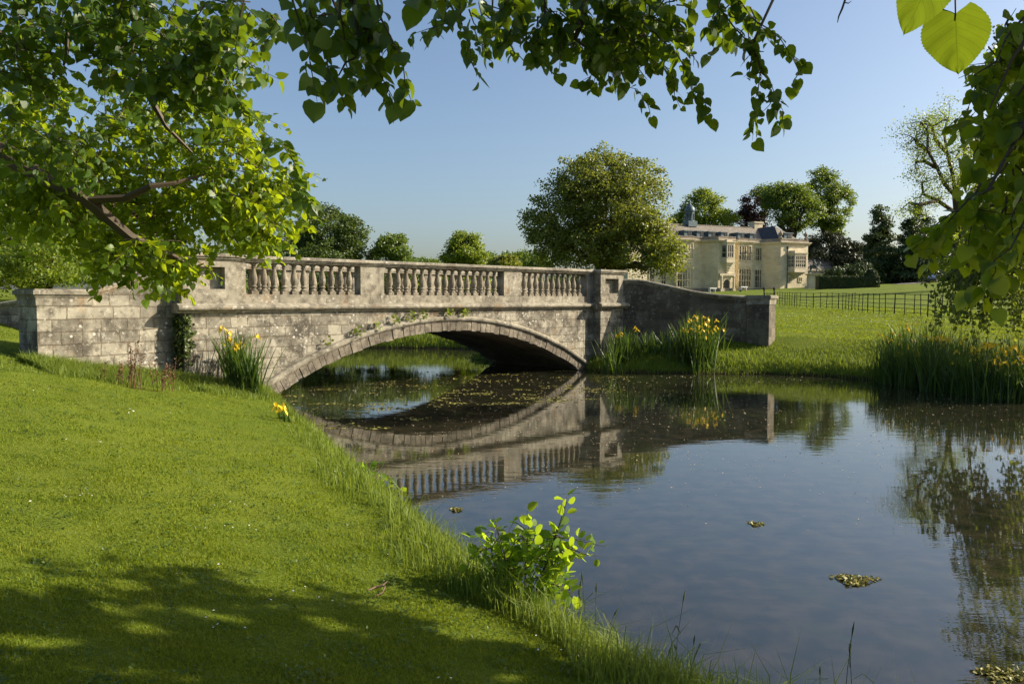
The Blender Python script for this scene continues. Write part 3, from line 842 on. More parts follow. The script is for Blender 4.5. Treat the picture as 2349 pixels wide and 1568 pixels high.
        for i, nn in ((0, 1), (1, nx_), (2, 1)):
            a, b = plan[i], plan[i+1]; A, B_ = HF.p(*a, 0), HF.p(*b, 0); d = (B_ - A); ln = d.length; d.normalize(); n_ = Vector((-d.y, d.x, 0))
            window(.16, ln - .16, z0 + .1, z1 - .1, max(nn, 2 if ln > 1.2 else 1), rows, .02, None, "oriel_window", Frame(A, d, n_))
    oriel(hx(cu(1040), PB), hx(cu(1158), PB), UZ0 + .1, UZ1 - .1, -PB, 1.0, 3, (.4,), 7.3)
    oriel(hx(cu(1768), PP), hx(cu(1942), PP), 8.9, 11.2, -PP, 1.3, 5, (.33, .66), 6.9)
    for c0 in (1778, 1893):
        window(hx(cu(c0), PP), hx(cu(c0 + 34), PP), 6.25, 6.95, 2, (), -PP)
    d0, d1 = hx(cu(1064), PB), hx(cu(1128), PB); dz = 4.3
    dm = MB(); n = 14; xm_ = (d0 + d1) / 2; rw = (d1 - d0) / 2
    arch = [(xm_ + rw*math.cos(math.pi*i/n), dz + 1.5 + rw*math.sin(math.pi*i/n)) for i in range(n + 1)]
    dm.face([HF.p(x, -PB - .02, z) for x, z in [(d0, dz - .8), (d1, dz - .8)] + arch]); dm.build("door", M['door'], root)
    am = MB()
    for i in range(n):
        p0, p1 = arch[i], arch[i+1]
        k = 1.22
        e0, e1 = (xm_ + (p0[0]-xm_)*k, dz + 1.5 + (p0[1]-dz-1.5)*k), (xm_ + (p1[0]-xm_)*k, dz + 1.5 + (p1[1]-dz-1.5)*k)
        for c_, rev in ((-PB - .14, 0),):
            am.face([HF.p(p0[0], c_, p0[1]), HF.p(e0[0], c_, e0[1]), HF.p(e1[0], c_, e1[1]), HF.p(p1[0], c_, p1[1])])
        am.face([HF.p(p0[0], -PB - .14, p0[1]), HF.p(p1[0], -PB - .14, p1[1]), HF.p(p1[0], -PB, p1[1]), HF.p(p0[0], -PB, p0[1])])
        am.face([HF.p(e0[0], -PB - .14, e0[1]), HF.p(e0[0], -PB, e0[1]), HF.p(e1[0], -PB, e1[1]), HF.p(e1[0], -PB - .14, e1[1])])
    box(am, HF, xm_ - rw - 1.1, xm_ + rw + 1.1, -PB - .45, -PB, 7.15, 7.55)
    am.build("door_surround", M['house_trim'], root)
    for sx in (-1, 1):
        b = HF.p(xm_ + sx * (rw + .75), -PB - .38, 3.6)
        c = MB(); box(c, Frame(b, HD, -HN), -.33, .33, -.3, .33, -.3, 1.1)
        lathe(c, b + Vector((0, 0, 1.1)), [(.28, 0), (.28, .12), (.22, .2), (.22, 1.1), (.25, 1.12), (.25, 1.2), (.21, 1.25), (.19, 2.0), (.27, 2.12), (.27, 2.45)], 12)
        c.build("column", M['house_trim'], root)
    sl = MB(); box(sl, HF, hx(cu(958)), hx(cu(968)), -.02 - 1.4, -1.2, 8.1, 8.7); sl.build("slit_window", M['glass'], root)
    for c0, off in ((905, -.08), (1570, -.08), (1768, -PP - .08), (275, -.08)):
        p = HF.p(hx(cu(c0), -off), off, 0); d = MB()
        lathe(d, p, [(.09, 4.0), (.09, 12.4), (.2, 12.5), (.24, 13.0)], 8); d.build("drainpipe", M['lead'], root)
    for (c0, c1) in ((600, 725), (738, 850), (868, 982), (1005, 1112), (1190, 1300), (1325, 1422)):
        x0, x1 = hx(cu(c0), -.9) + .9, hx(cu(c1), -.9)
        d = MB(); box(d, HF, x0, x1, 1.3, 4.2, 14.0, 15.55)
        box(d, HF, x0 - .15, x1 + .15, 1.1, 4.6, 15.55, 15.72); o = d.build("dormer", M['lead'], root)
        g = MB(); box(g, HF, x0 + .85, x0 + 1.45, 1.25, 1.31, 14.75, 15.5); box(g, HF, x0 + 1.55, min(x1 - .12, x0 + 2.1), 1.25, 1.31, 14.75, 15.5); g.build("pane", M['glass'], o)
    x0, x1 = hx(cu(1722), PP - 1.6), hx(cu(1810), PP - 1.6)
    d = MB(); box(d, HF, x0, x1, f + .9, f + 3.4, 14.2, 15.6); box(d, HF, x0 - .15, x1 + .15, f + .7, f + 3.6, 15.6, 15.78); o = d.build("dormer", M['lead'], root)
    g = MB(); box(g, HF, x0 + .8, x1 - .25, f + .85, f + .91, 14.7, 15.45); g.build("pane", M['glass'], o)
    for c0 in (1693, 1966):
        p = HF.p(hx(cu(c0), PP), -PP + .1, PZ + .1)
        u_ = MB(); lathe(u_, p, [(.34, 0), (.34, .25), (.16, .32), (.12, .5), (.38, .75), (.42, 1.05), (.30, 1.2), (.14, 1.32), (.10, 1.5), (.02, 1.6)], 10)
        u_.build("urn_finial", M['parapet_stone'], root)
build_house()

def outbuilding():
    root = thing("outbuilding", "low stone range with tiled roof running right from the mansion", "building", tuple(at(1915, 640, 172)))
    F = Frame(at(1848, 650, 168) * 1.0, HD, -HN); F.o.z = 0
    m = MB(); box(m, F, 0, 24, 0, 7, 3.5, 9.0); m.build("wall", M['house_wall'], root)
    m = MB(); sweep(m, F, [(-.4, 8.9), (3.5, 11.6), (7.4, 8.9), (7.2, 8.8), (3.5, 11.3), (-.2, 8.8)], -.2, 24.2); m.build("roof", M['stone_tile'], root)
outbuilding()

# ------------------------------------------------------------------ trees
def tube_np(paths, n=6):
    mb = MB()
    for pts, rad in paths: tube(mb, pts, rad, n)
    return mb
def wander(a, b, k, amp):
    a, b = Vector(a), Vector(b); L = (b - a).length
    out = []
    for i in range(k + 1):
        t = i / k
        j = Vector(rng.normal(size=3)) * amp * L * math.sin(math.pi * t)
        out.append(a.lerp(b, t) + j)
    return out
def blob_px(u, v, ru, rv, Y, dY=None):
    c = at(u, v, Y); s = Y / FPX
    return (np.array(c), np.array([ru * s, dY if dY else .5 * (ru + rv) * s, rv * s]))
def crown_points(blobs, n, clump, fill=.55):
    vol = np.array([b[1].prod() ** .7 for b in blobs]); cnt = np.maximum(1, (n * vol / vol.sum()).astype(int))
    Ps, Os = [], []
    for (c, r), k in zip(blobs, cnt):
        nc = max(4, int(k / 60))
        d = rdir(nc); rad = rng.uniform(fill, 1.0, nc) ** .7
        cc = c + d * r * rad[:, None] * (1 + .06 * rng.normal(size=(nc, 1)))
        sel = rng.integers(0, nc, k)
        off = rdir(k) * (rng.uniform(0, 1, (k, 1)) ** .45) * clump * 1.75 * np.array([1, 1, .6]) * rng.uniform(.6, 1.25, nc)[sel][:, None]
        Ps.append(cc[sel] + off); Os.append(unit(d[sel] + .35 * unit(off) + np.array([0, 0, .25])))
    return np.concatenate(Ps), np.concatenate(Os)
def make_tree(name, label, cat, base, blobs, n, leaf, mat, trunk_r, clump=None, limbs=14, fill=.55, bark='bark', group=None, tmpl=CARD, top=None):
    """base (x, y); blobs from blob_px; leaf size in metres"""
    bz = Hs(*base) - .15
    root = thing(name, label, cat, (base[0], base[1], bz), group)
    if n < 30000:                                            # side shoots break the outline
        extra = []
        for c, rr in blobs:
            for _ in range(3):
                d = rdir(1)[0]; d[2] = abs(d[2]) * .8 - .1; k_ = rng.uniform(.28, .48)
                extra.append((c + d * rr * rng.uniform(.75, .98), rr * k_))
        blobs = [(c, rr * .9) for c, rr in blobs] + extra
    ctr = np.mean([b[0] for b in blobs], axis=0); zt = max(b[0][2] + b[1][2] for b in blobs)
    fork = Vector((base[0] * .6 + ctr[0] * .4, base[1] * .6 + ctr[1] * .4, bz + (ctr[2] - bz) * .55))
    paths = [(wander((base[0], base[1], bz), fork, 5, .02), [trunk_r * k for k in (1.35, 1.02, .95, .88, .82, .76)])]
    big = sorted(blobs, key=lambda b: -b[1].prod())
    for i in range(limbs):
        c, r = big[i % len(big)] if i < len(big) else blobs[rng.integers(len(blobs))]
        e = c + rdir(1)[0] * r * .75
        k = rng.uniform(.3, .55)
        paths.append((wander(fork - Vector((0, 0, rng.uniform(0, .25) * (fork.z - bz))), e, 6, .07), [trunk_r * k * (1 - .14 * j) for j in range(7)]))
    tube_np(paths, 7).build("trunk", M[bark], root, smooth=True)
    clump = clump or leaf * 2.0
    if n < 30000: n, leaf = int(n * 1.9), leaf * .74
    P, O = crown_points(blobs, n, clump, fill)
    k = len(P)
    D = unit(rdir(k) + np.array([0, 0, -.3]) + .5 * O)
    scatter("crown", tmpl, P, D, unit(O + .75 * rdir(k)), leaf * rng.uniform(.65, 1.35, k), mat, root)
    return root
def base_of(u, Y): 
    p = at(u, 690, Y); return (p.x, p.y)

B = blob_px
make_tree("maple_tree", "broad rounded olive-green tree standing in front of the mansion's left end", "tree", base_of(1372, 95),
    [B(1370, 470, 120, 120, 95, 5.5), B(1290, 500, 80, 85, 94, 4), B(1455, 440, 75, 80, 94, 4), B(1385, 405, 80, 60, 95, 4.5), B(1255, 560, 48, 50, 93, 3), B(1330, 570, 90, 50, 92, 4),
     B(1450, 560, 80, 70, 91, 4), B(1520, 580, 52, 62, 89, 3), B(1340, 430, 60, 60, 93, 4), B(1430, 500, 80, 70, 90, 3), B(1525, 585, 42, 40, 88, 2.5), B(1490, 530, 50, 50, 90, 3), B(1240, 520, 38, 45, 93, 3)],
    62000, .26, M['maple'], .75, clump=.72, limbs=26, fill=.45)
make_tree("chestnut_tree", "tall dense dark green tree with a small raised top, rising over the balustrade", "tree", base_of(745, 120),
    [B(742, 540, 70, 62, 120, 5), B(745, 490, 34, 24, 120, 2.5), B(690, 565, 48, 45, 119, 4), B(795, 545, 38, 60, 119, 4), B(760, 590, 70, 40, 117, 5)], 13000, .42, M['oak_dark'], .7, clump=.8)
make_tree("lime_tree", "small pale rounded tree left of the dark tall one, low over the pier", "tree", base_of(580, 130),
    [B(582, 568, 36, 30, 130, 3), B(630, 580, 25, 20, 135, 3), B(545, 580, 18, 18, 128, 2)], 3500, .42, M['oak'], .5, clump=.7)
make_tree("oak_tree", "compact rounded green tree between the dark tree and the pointed bright one", "tree", base_of(895, 120),
    [B(897, 572, 40, 34, 120, 3), B(925, 588, 24, 20, 119, 2), B(890, 555, 22, 18, 120, 2)], 5000, .38, M['oak'], .5, clump=.65)
make_tree("fir_tree", "thin spiky dark conifer left of the compact rounded tree", "tree", base_of(858, 125),
    [B(858, 592, 9, 18, 125, .8), B(860, 580, 4, 10, 125, .4), B(848, 596, 5, 12, 125, .5)], 900, .4, M['conifer'], .2, clump=.4, limbs=4)
make_tree("hornbeam_tree", "egg-shaped bright green tree standing alone behind the middle of the balustrade", "tree", base_of(1065, 115),
    [B(1065, 580, 44, 32, 115, 3), B(1064, 555, 30, 24, 115, 2.5), B(1090, 592, 24, 18, 114, 2), B(1038, 592, 22, 18, 114, 2)], 6000, .36, M['oak_bright'], .5, clump=.6)
make_tree("bushy_tree", "dull yellowish bushy tree low behind the balustrade, left of the broad tree", "tree", base_of(1165, 110),
    [B(1163, 605, 34, 18, 110, 2)], 1600, .36, M['maple'], .3, clump=.5, limbs=5)
for (u, v, ru, rv, Y, lb) in ((955, 604, 45, 14, 190, "low hazy tree in the gap right of the compact rounded tree"), (1130, 600, 40, 20, 190, "low distant tree just right of the egg-shaped tree"),
                              (1180, 596, 40, 20, 200, "low distant tree touching the broad tree's left side"), (1215, 600, 40, 26, 185, "distant tree half hidden by the broad tree's left edge"),
                              (505, 592, 40, 18, 160, "low distant tree above the left stone pier")):
    make_tree("distant_tree", lb, "tree", base_of(u, Y), [B(u, v, ru, rv, Y, 5), B(u + ru*.5, v + 5, ru*.5, rv*.7, Y - 3, 3)], 1600, .6, M['oak'], .4, clump=1.0, limbs=5, group="low trees on the far skyline")
# behind the house
make_tree("sycamore_tree", "bright green open tree behind the mansion's cupola", "tree", base_of(1612, 195),
    [B(1612, 480, 45, 40, 195, 5), B(1585, 505, 40, 30, 195, 4), B(1655, 500, 32, 32, 195, 4), B(1610, 455, 28, 22, 195, 3), B(1560, 515, 18, 16, 195, 2)], 6500, .55, M['oak_bright'], .7, clump=.95)
make_tree("copper_beech", "dark purple-leaved tree behind the mansion's chimney", "tree", base_of(1735, 200),
    [B(1735, 470, 32, 38, 200, 4), B(1712, 490, 20, 20, 200, 2.5), B(1730, 510, 40, 30, 200, 4)], 3500, .55, M['beech'], .6, clump=.9)
make_tree("beech_tree", "large spreading green tree behind the mansion's slate hip", "tree", base_of(1810, 190),
    [B(1805, 470, 62, 50, 190, 6), B(1780, 450, 45, 35, 190, 5), B(1840, 490, 40, 45, 189, 5), B(1815, 440, 40, 24, 190, 4)], 9500, .52, M['oak'], .8, clump=.95)
make_tree("plane_tree", "tallest tree right of the mansion with a ragged upright crown", "tree", base_of(1905, 195),
    [B(1890, 440, 42, 48, 195, 5), B(1920, 470, 42, 48, 195, 5), B(1885, 405, 26, 20, 195, 3), B(1915, 520, 30, 30, 194, 4), B(1945, 450, 16, 14, 195, 2), B(1875, 500, 30, 34, 195, 4)], 9000, .52, M['oak'], .8, clump=.85)
for (u, v, ru, rv, Y, lb) in ((1900, 575, 55, 48, 178, "dark yew mass right behind the mansion's end wall"), (1945, 590, 35, 38, 176, "smaller dark yew right of the large yew mass")):
    make_tree("yew_tree", lb, "tree", base_of(u, Y), [B(u, v, ru, rv, Y, 5), B(u - 10, v + 20, ru, rv*.7, Y - 2, 4), B(u + 12, v - 15, ru*.6, rv*.6, Y, 3)], 5000, .5, M['yew'], .5, clump=.75, group="yews beside the mansion")
def conifer(label, u, vt, vb, ru, Y, n):
    bl = []
    for i in range(6):
        t = i / 5; bl.append(B(u + rng.normal() * 4, vt + 12 + (vb - vt) * t * .85, ru * (.18 + .82 * t), (vb - vt) * .13, Y, ru * (.18 + .82*t) * Y / FPX))
    make_tree("cedar_tree", label, "tree", base_of(u, Y), bl, int(n * 1.7), .5, M['conifer'], .5, clump=.65, limbs=10, group="dark evergreens right of the mansion")
conifer("dark feathery evergreen with a pointed top behind the clipped hedge", 2022, 475, 648, 62, 165, 7000)
conifer("dark evergreen between the pointed one and the bare-limbed tree", 2098, 480, 645, 60, 160, 6000)
conifer("dark evergreen filling the wood left of the bare-limbed tree's trunk", 2125, 500, 645, 60, 172, 6000)
conifer("dark evergreen filling the wood right of the bare-limbed tree's trunk", 2250, 470, 640, 70, 172, 7000)
conifer("dark evergreen in the shade behind the parked car", 2150, 520, 645, 55, 168, 5000)
conifer("low dark evergreen at the wood's right end, behind the bare-limbed tree", 2215, 500, 640, 60, 165, 5000)
conifer("dark evergreen furthest along the wood behind the willow", 2300, 470, 640, 70, 168, 5000)
make_tree("laurel_bush", "rounded dark laurel above the clipped hedge beside the statue", "bush", base_of(1925, 148),
    [B(1925, 628, 40, 22, 148, 3), B(1960, 625, 35, 25, 150, 3), B(1900, 635, 25, 16, 146, 2)], 3500, .38, M['box'], .2, clump=.5, limbs=5)
# tall open tree on the right, limbs showing
def open_tree():
    Y = 98; b = base_of(2207, Y); bz = Hs(*b) - .2
    root = thing("open_crowned_tree", "tall thin-leaved tree with bare dark limbs showing against the sky", "tree", (b[0], b[1], bz))
    def P(u, v, dy=0): return at(u, v, Y + dy)
    paths = [([Vector((b[0], b[1], bz)), P(2206, 600), P(2200, 540), P(2196, 480), P(2192, 450)], [1.0, .72, .62, .5, .42])]
    mains = [[(2192, 450), (2165, 420), (2150, 385), (2128, 345), (2128, 300), (2112, 280)], [(2192, 450), (2185, 400), (2172, 350), (2165, 300), (2175, 275)],
             [(2192, 450), (2205, 400), (2215, 340), (2200, 290)], [(2196, 490), (2150, 460), (2118, 445), (2115, 420)], [(2198, 480), (2240, 430), (2255, 360), (2240, 310)],
             [(2150, 385), (2120, 370), (2100, 372)], [(2128, 345), (2105, 330), (2098, 318)], [(2172, 350), (2145, 320), (2138, 290)], [(2150, 460), (2110, 470), (2085, 465)]]
    tips = []
    for m_ in mains:
        pts = [P(u, v, rng.uniform(-2.5, 2.5)) for u, v in m_]
        k = len(pts); paths.append((pts, [.24 * (1 - .8 * i / k) + .03 for i in range(k)]))
        for j in range(1, k):
            for _ in range(4):
                e = pts[j] + Vector(rdir(1)[0]) * rng.uniform(.8, 2.4); tips.append(e)
                paths.append(([pts[j], pts[j].lerp(e, .5) + Vector(rng.normal(size=3)) * .15, e], [.07, .05, .02]))
    tube_np(paths, 6).build("trunk", M['bark'], root, smooth=True)
    c = np.array([tuple(t) for t in tips]); n = 11000
    sel = rng.integers(0, len(c), n); Pp = c[sel] + rng.normal(size=(n, 3)) * np.array([.75, .75, .5])
    scatter("crown", CARD, Pp, rdir(n), rdir(n), (.19 * rng.uniform(.6, 1.3, n)), M['oak_bright'], root)
    bl = [B(2190, 520, 36, 26, Y - 2, 2.5), B(2165, 560, 24, 30, Y - 4, 2), B(2240, 560, 40, 50, Y - 3, 3), B(2170, 600, 16, 24, Y - 4, 1.5)]
    Pq, O = crown_points(bl, 3500, .5, .4)
    scatter("lower_crown", CARD, Pq, rdir(len(Pq)), unit(O + rdir(len(Pq))), .30 * rng.uniform(.6, 1.3, len(Pq)), M['oak_bright'], root)
open_tree()
# left: hedge of bright trees behind the far wing, and a copper beech
make_tree("hazel_tree", "bright yellow-green bushy tree at the left behind the far wing wall", "tree", base_of(60, 33),
    [B(40, 540, 110, 95, 33, 3), B(150, 590, 95, 55, 32, 2.5), B(-40, 480, 120, 110, 34, 3), B(220, 605, 70, 38, 33, 2), B(60, 620, 150, 45, 31, 2), B(200, 640, 90, 25, 31, 1.5), B(-60, 640, 80, 50, 30, 2)], 22000, .13, M['oak_bright'], .35, clump=.30)
make_tree("thorn_tree", "bushy green tree behind the pier, half hidden by hanging lime boughs", "tree", base_of(310, 40),
    [B(310, 590, 90, 50, 40, 3), B(400, 600, 70, 40, 42, 3), B(250, 560, 70, 60, 42, 3)], 9000, .16, M['oak'], .3, clump=.32)
make_tree("purple_beech", "purple-leaved tree glimpsed through the lime boughs above the pier", "tree", base_of(300, 60),
    [B(300, 520, 75, 60, 60, 4), B(230, 480, 70, 60, 62, 4), B(360, 560, 50, 40, 60, 3)], 6000, .24, M['beech'], .4, clump=.45)
make_tree("shady_tree", "dark leafy tree closing the view at the far left edge", "tree", base_of(-60, 48),
    [B(-20, 400, 160, 160, 48, 5), B(120, 470, 110, 90, 50, 4), B(60, 600, 150, 60, 50, 4)], 12000, .2, M['oak'], .5, clump=.4)
for (u, ru, v, rv, Y, mt, lb) in ((470, 70, 650, 50, 46, 'oak', "dark shrub behind the left pier's panel"), (600, 80, 650, 42, 50, 'oak_dark', "dark shrub behind the first balusters from the left pier"), (740, 80, 652, 42, 52, 'oak_dark', "dark shrub behind the last balusters before the left solid panel"),
     (890, 85, 655, 40, 54, 'oak', "green shrub behind the solid panel between the left and middle balusters"), (1040, 85, 655, 40, 52, 'oak_bright', "brighter shrub behind the middle balusters"), (1180, 80, 660, 36, 56, 'oak_dark', "dark shrub behind the solid panel between the middle and right balusters"), (1310, 75, 662, 34, 58, 'oak_dark', "dark shrub behind the right-hand balusters")):
    make_tree("shrub", lb, "shrub", base_of(u, Y), [B(u, v, ru, rv, Y, 2), B(u + ru*.5, v + 8, ru*.6, rv*.7, Y - 1, 1.5)], 3200, .24, M[mt], .15, clump=.42, limbs=5, group="shrubs seen through the balustrade")
# bank plants beyond the arch
for (u, v, ru, rv, Y, lb) in ((1120, 838, 34, 26, 33.5, "dark leafy bush on the bank beneath the far side of the arch"), (955, 782, 120, 16, 45, "low sunlit scrub along the far bank seen through the arch")):
    make_tree("bank_bush", lb, "bush", (at(u, v, Y).x, at(u, v, Y).y), [B(u, v, ru, rv, Y, .8)], 3000, .16, M['oak'] if Y < 40 else M['oak_bright'], .06, clump=.25, limbs=5)

# ------------------------------------------------------------------ lime boughs hanging into the picture
def bough(name, label, group, stems, twigs, blobs, leaf, mat, tmpl=HEART, hang=.55, dens=1.0, cat="branch", sprig=1.0, up=None):
    """stems: lists of (u, v, Y, radius); twigs: polylines (u, v, Y) with leaves along; blobs: (u, v, ru, rv, Y, dY, twigs)"""
    s0 = stems[0][0] if stems else twigs[0][0]
    root = thing(name, label, cat, tuple(at(s0[0], s0[1], s0[2])), group)
    paths = []; P, D, N = [], [], []
    for st in stems:
        paths.append(([at(u, v, Y) for u, v, Y, r in st], [r for *_, r in st]))
    def leafy(pts, rad, step):
        L = [0]
        for i in range(len(pts) - 1): L.append(L[-1] + (pts[i+1] - pts[i]).length)
        paths.append((pts, [rad * (1 - .75 * l / max(L[-1], 1e-6)) for l in L]))
        t = step * rng.uniform(.2, .8); sd_ = 1
        while t < L[-1] + .001:
            i = max(k for k in range(len(L)) if L[k] <= t + 1e-6); i = min(i, len(pts) - 2)
            f_ = (t - L[i]) / max(1e-6, L[i+1] - L[i]); p = pts[i].lerp(pts[i+1], f_); tg = (pts[i+1] - pts[i]).normalized()
            side = tg.cross(Vector((0, 0, 1)));  side = side.normalized() if side.length > .05 else Vector((1, 0, 0))
            side = (Matrix.Rotation(rng.uniform(-1.2, 1.2), 3, tg) @ side) * sd_
            d = (side * .8 + tg * .35 + Vector((0, 0, -hang)) + Vector(rng.normal(size=3)) * .28).normalized()
            P.append(tuple(p + d * .02)); D.append(tuple(d))
            N.append(tuple((Vector((0, 0, 1)) + side * .3 + Vector(rng.normal(size=3)) * .55)))
            sd_ = -sd_; t += step * rng.uniform(.6, 1.4)
    for tw in twigs:
        pts = [at(*q) for q in tw]
        fine = [pts[0]]
        for a, b in zip(pts, pts[1:]):
            k = max(2, int((b - a).length / .12))
            for i in range(1, k + 1): fine.append(a.lerp(b, i / k) + Vector(rng.normal(size=3)) * .012)
        leafy(fine, .0055, leaf * .36)
        for _ in range(max(1, len(fine) // 3)):                      # side shoots
            i = int(rng.integers(1, len(fine))); p = fine[i]
            e = p + Vector((rng.normal() * .14, rng.normal() * .14, -abs(rng.normal()) * .16 - .03)) * sprig
            leafy([p, p.lerp(e, .5) + Vector(rng.normal(size=3)) * .015, e], .003, leaf * .42)
    for (u, v, ru, rv, Y, dY, nt) in blobs:
        c = at(u, v, Y); s_ = Y / FPX
        for _ in range(int(nt * dens)):
            q = rdir(1)[0] * rng.uniform(0, 1) ** .4
            p = c + Vector((q[0] * ru * s_, q[1] * dY, q[2] * rv * s_))
            if any((((p.x / p.y) * FPX + CX - gu) / gru) ** 2 + ((690 - (p.z - CAMZ) / p.y * FPX - gv) / grv) ** 2 < 1 for gu, gv, gru, grv in ((185, 165, 48, 80), (420, 655, 90, 30), (620, 100, 40, 70))): continue   # holes in the foliage
            ln = rng.uniform(.25, .55) * sprig * (.7 if sprig < 1 else 1)
            d = Vector((rng.normal() * .7 + .25, rng.normal() * .7, -rng.uniform(.0, .9))).normalized()
            m_ = p + d * ln * .5 + Vector(rng.normal(size=3)) * .03; e = p + d * ln + Vector((0, 0, -.10 * ln))
            leafy([p, m_, e], .0045, leaf * .55)
    if up is not None:                                          # the branch the sprays hang from
        st_ = [at(*t[0]) for t in twigs] + [at(u, v, Y) for u, v, _, _, Y, _, _ in blobs if v < 60 or u > 2300]
        mid = sum(st_, Vector()) / len(st_); mid.z = max(p.z for p in st_) + .55; U = Vector(up)
        if mid.x > 1: mid.x += .75; mid.z += .3
        paths.append(([U, U.lerp(mid, .4) + Vector((0, 0, .25)), U.lerp(mid, .75) + Vector((0, 0, .15)), mid], [.05, .035, .025, .016]))
        for p in (st_ if mid.x < 1 else st_[:3] + st_[-3:]): paths.append(([mid, mid.lerp(p, .55) + Vector((0, 0, .12)), p + Vector((0, 0, .06)), p], [.013, .009, .007, .005]))
    tube_np(paths, 5).build("stem", M['twig'], root, smooth=True)
    n = len(P)
    scatter("foliage", tmpl, np.array(P), np.array(D), np.array(N), leaf * rng.uniform(.5, 1.25, n), mat, root)
    return n

nl = 0
nl += bough("lime_bough", "sunlit yellow-green lime boughs hanging from the left over the bridge pier", "lime boughs overhanging the water",
  [[(-900, -260, 6.6, .17), (-450, 60, 7.2, .13), (-80, 300, 7.5, .10), (60, 385, 7.4, .080), (190, 450, 7.4, .066), (300, 545, 7.5, .05), (390, 585, 7.7, .034), (440, 610, 7.9, .012)],
   [(190, 460, 7.4, .044), (290, 455, 7.4, .038), (345, 428, 7.4, .03), (400, 420, 7.5, .02), (470, 400, 7.7, .01)],
   [(250, 80, 7, .05), (330, 200, 7.1, .035), (380, 290, 7.2, .022), (440, 350, 7.4, .012)], [(-60, 30, 8, .06), (80, 150, 8, .03), (120, 250, 8.2, .012)],
   [(470, 240, 8, .02), (520, 330, 8.1, .014), (590, 385, 8.2, .008)]],
  [], [(60, 330, 120, 130, 8.2, .9, 180), (330, 350, 130, 110, 8.4, .9, 190), (500, 300, 90, 110, 8.2, .8, 130), (560, 420, 95, 75, 8.2, .8, 140), (420, 470, 140, 70, 8.6, .8, 140),
       (220, 470, 140, 90, 8.8, .8, 140), (600, 490, 55, 38, 8.4, .6, 50), (300, 575, 120, 40, 9.0, .7, 100), (310, 560, 110, 34, 7.5, .3, 22), (395, 600, 45, 26, 7.8, .3, 16), (150, 470, 90, 40, 7.4, .3, 14), (80, 450, 110, 80, 8.8, .8, 70), (372, 612, 40, 26, 8.8, .4, 34), (545, 522, 70, 30, 8.8, .5, 34),
       (300, 230, 70, 70, 8.2, .8, 50), (180, 370, 110, 60, 8.4, .8, 90), (60, 200, 70, 70, 8.4, .8, 60)],
  .072, M['lime'], dens=.62)
nl += bough("lime_spray", "small lime spray drooping lowest across the dark edge of the left pier", "lime boughs overhanging the water", [],
  [[(375, 600, 8.2), (395, 650, 8.2), (408, 690, 8.2)], [(350, 600, 8.2), (362, 645, 8.2)]], [], .10, M['lime'])
nl += bough("lime_bough", "dark shaded lime boughs filling the sky at the upper left corner", "lime boughs overhanging the water",
  [[(-700, -700, 5.6, .13), (-200, -380, 6.0, .10), (150, -120, 6.2, .07), (290, 20, 6.2, .05), (360, 100, 6.3, .03), (420, 170, 6.4, .012)], [(-60, 60, 6, .04), (60, 110, 6.1, .02), (150, 130, 6.2, .01)], [(155, 60, 6, .012), (152, 130, 6, .018), (146, 150, 6, .008)]],
  [[(430, 60, 5.2), (500, 150, 5.2), (560, 250, 5.2), (600, 300, 5.2), (670, 350, 5.2), (680, 430, 5.2)], [(560, 0, 4.6), (545, 110, 4.6), (600, 180, 4.6)], [(640, 320, 5.4), (685, 380, 5.4), (690, 450, 5.4)],
   [(420, 120, 5.2), (470, 200, 5.2), (520, 290, 5.3)], [(600, 20, 4.4), (640, 60, 4.4), (600, 110, 4.4)]],
  [(80, 50, 170, 100, 6.0, .7, 150), (330, 40, 150, 80, 5.8, .7, 120), (430, 150, 130, 90, 5.6, .6, 110), (60, 160, 110, 60, 6.0, .6, 60), (280, 140, 60, 70, 6.0, .5, 34), (540, 60, 100, 60, 5.2, .5, 60), (90, 330, 110, 70, 6.4, .5, 50)],
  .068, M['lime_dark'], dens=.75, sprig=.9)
nl += bough("lime_spray", "dark broad-leaved sprays hanging from the top edge, left of centre", "lime boughs overhanging the water", [],
  [[(700, -40, 3.1), (725, 60, 3.1), (770, 160, 3.1), (795, 240, 3.1)], [(780, -40, 3.2), (840, 60, 3.2), (870, 150, 3.2), (905, 240, 3.2)], [(860, -20, 3.1), (905, 90, 3.1), (925, 170, 3.1), (945, 225, 3.1)],
   [(650, -40, 3.0), (690, 60, 3.0), (712, 130, 3.0)], [(740, -40, 3.3), (770, 40, 3.3), (830, 110, 3.3), (850, 190, 3.3)], [(830, -40, 3.2), (860, 60, 3.2)], [(820, 130, 3.2), (770, 170, 3.2), (742, 190, 3.2)], [(960, -50, 2.2), (985, 5, 2.2)]],
  [(780, 40, 70, 50, 3.2, .25, 10)], .066, M['lime_dark'], hang=.8, sprig=.45, up=(4.4, -.2, 5.6))
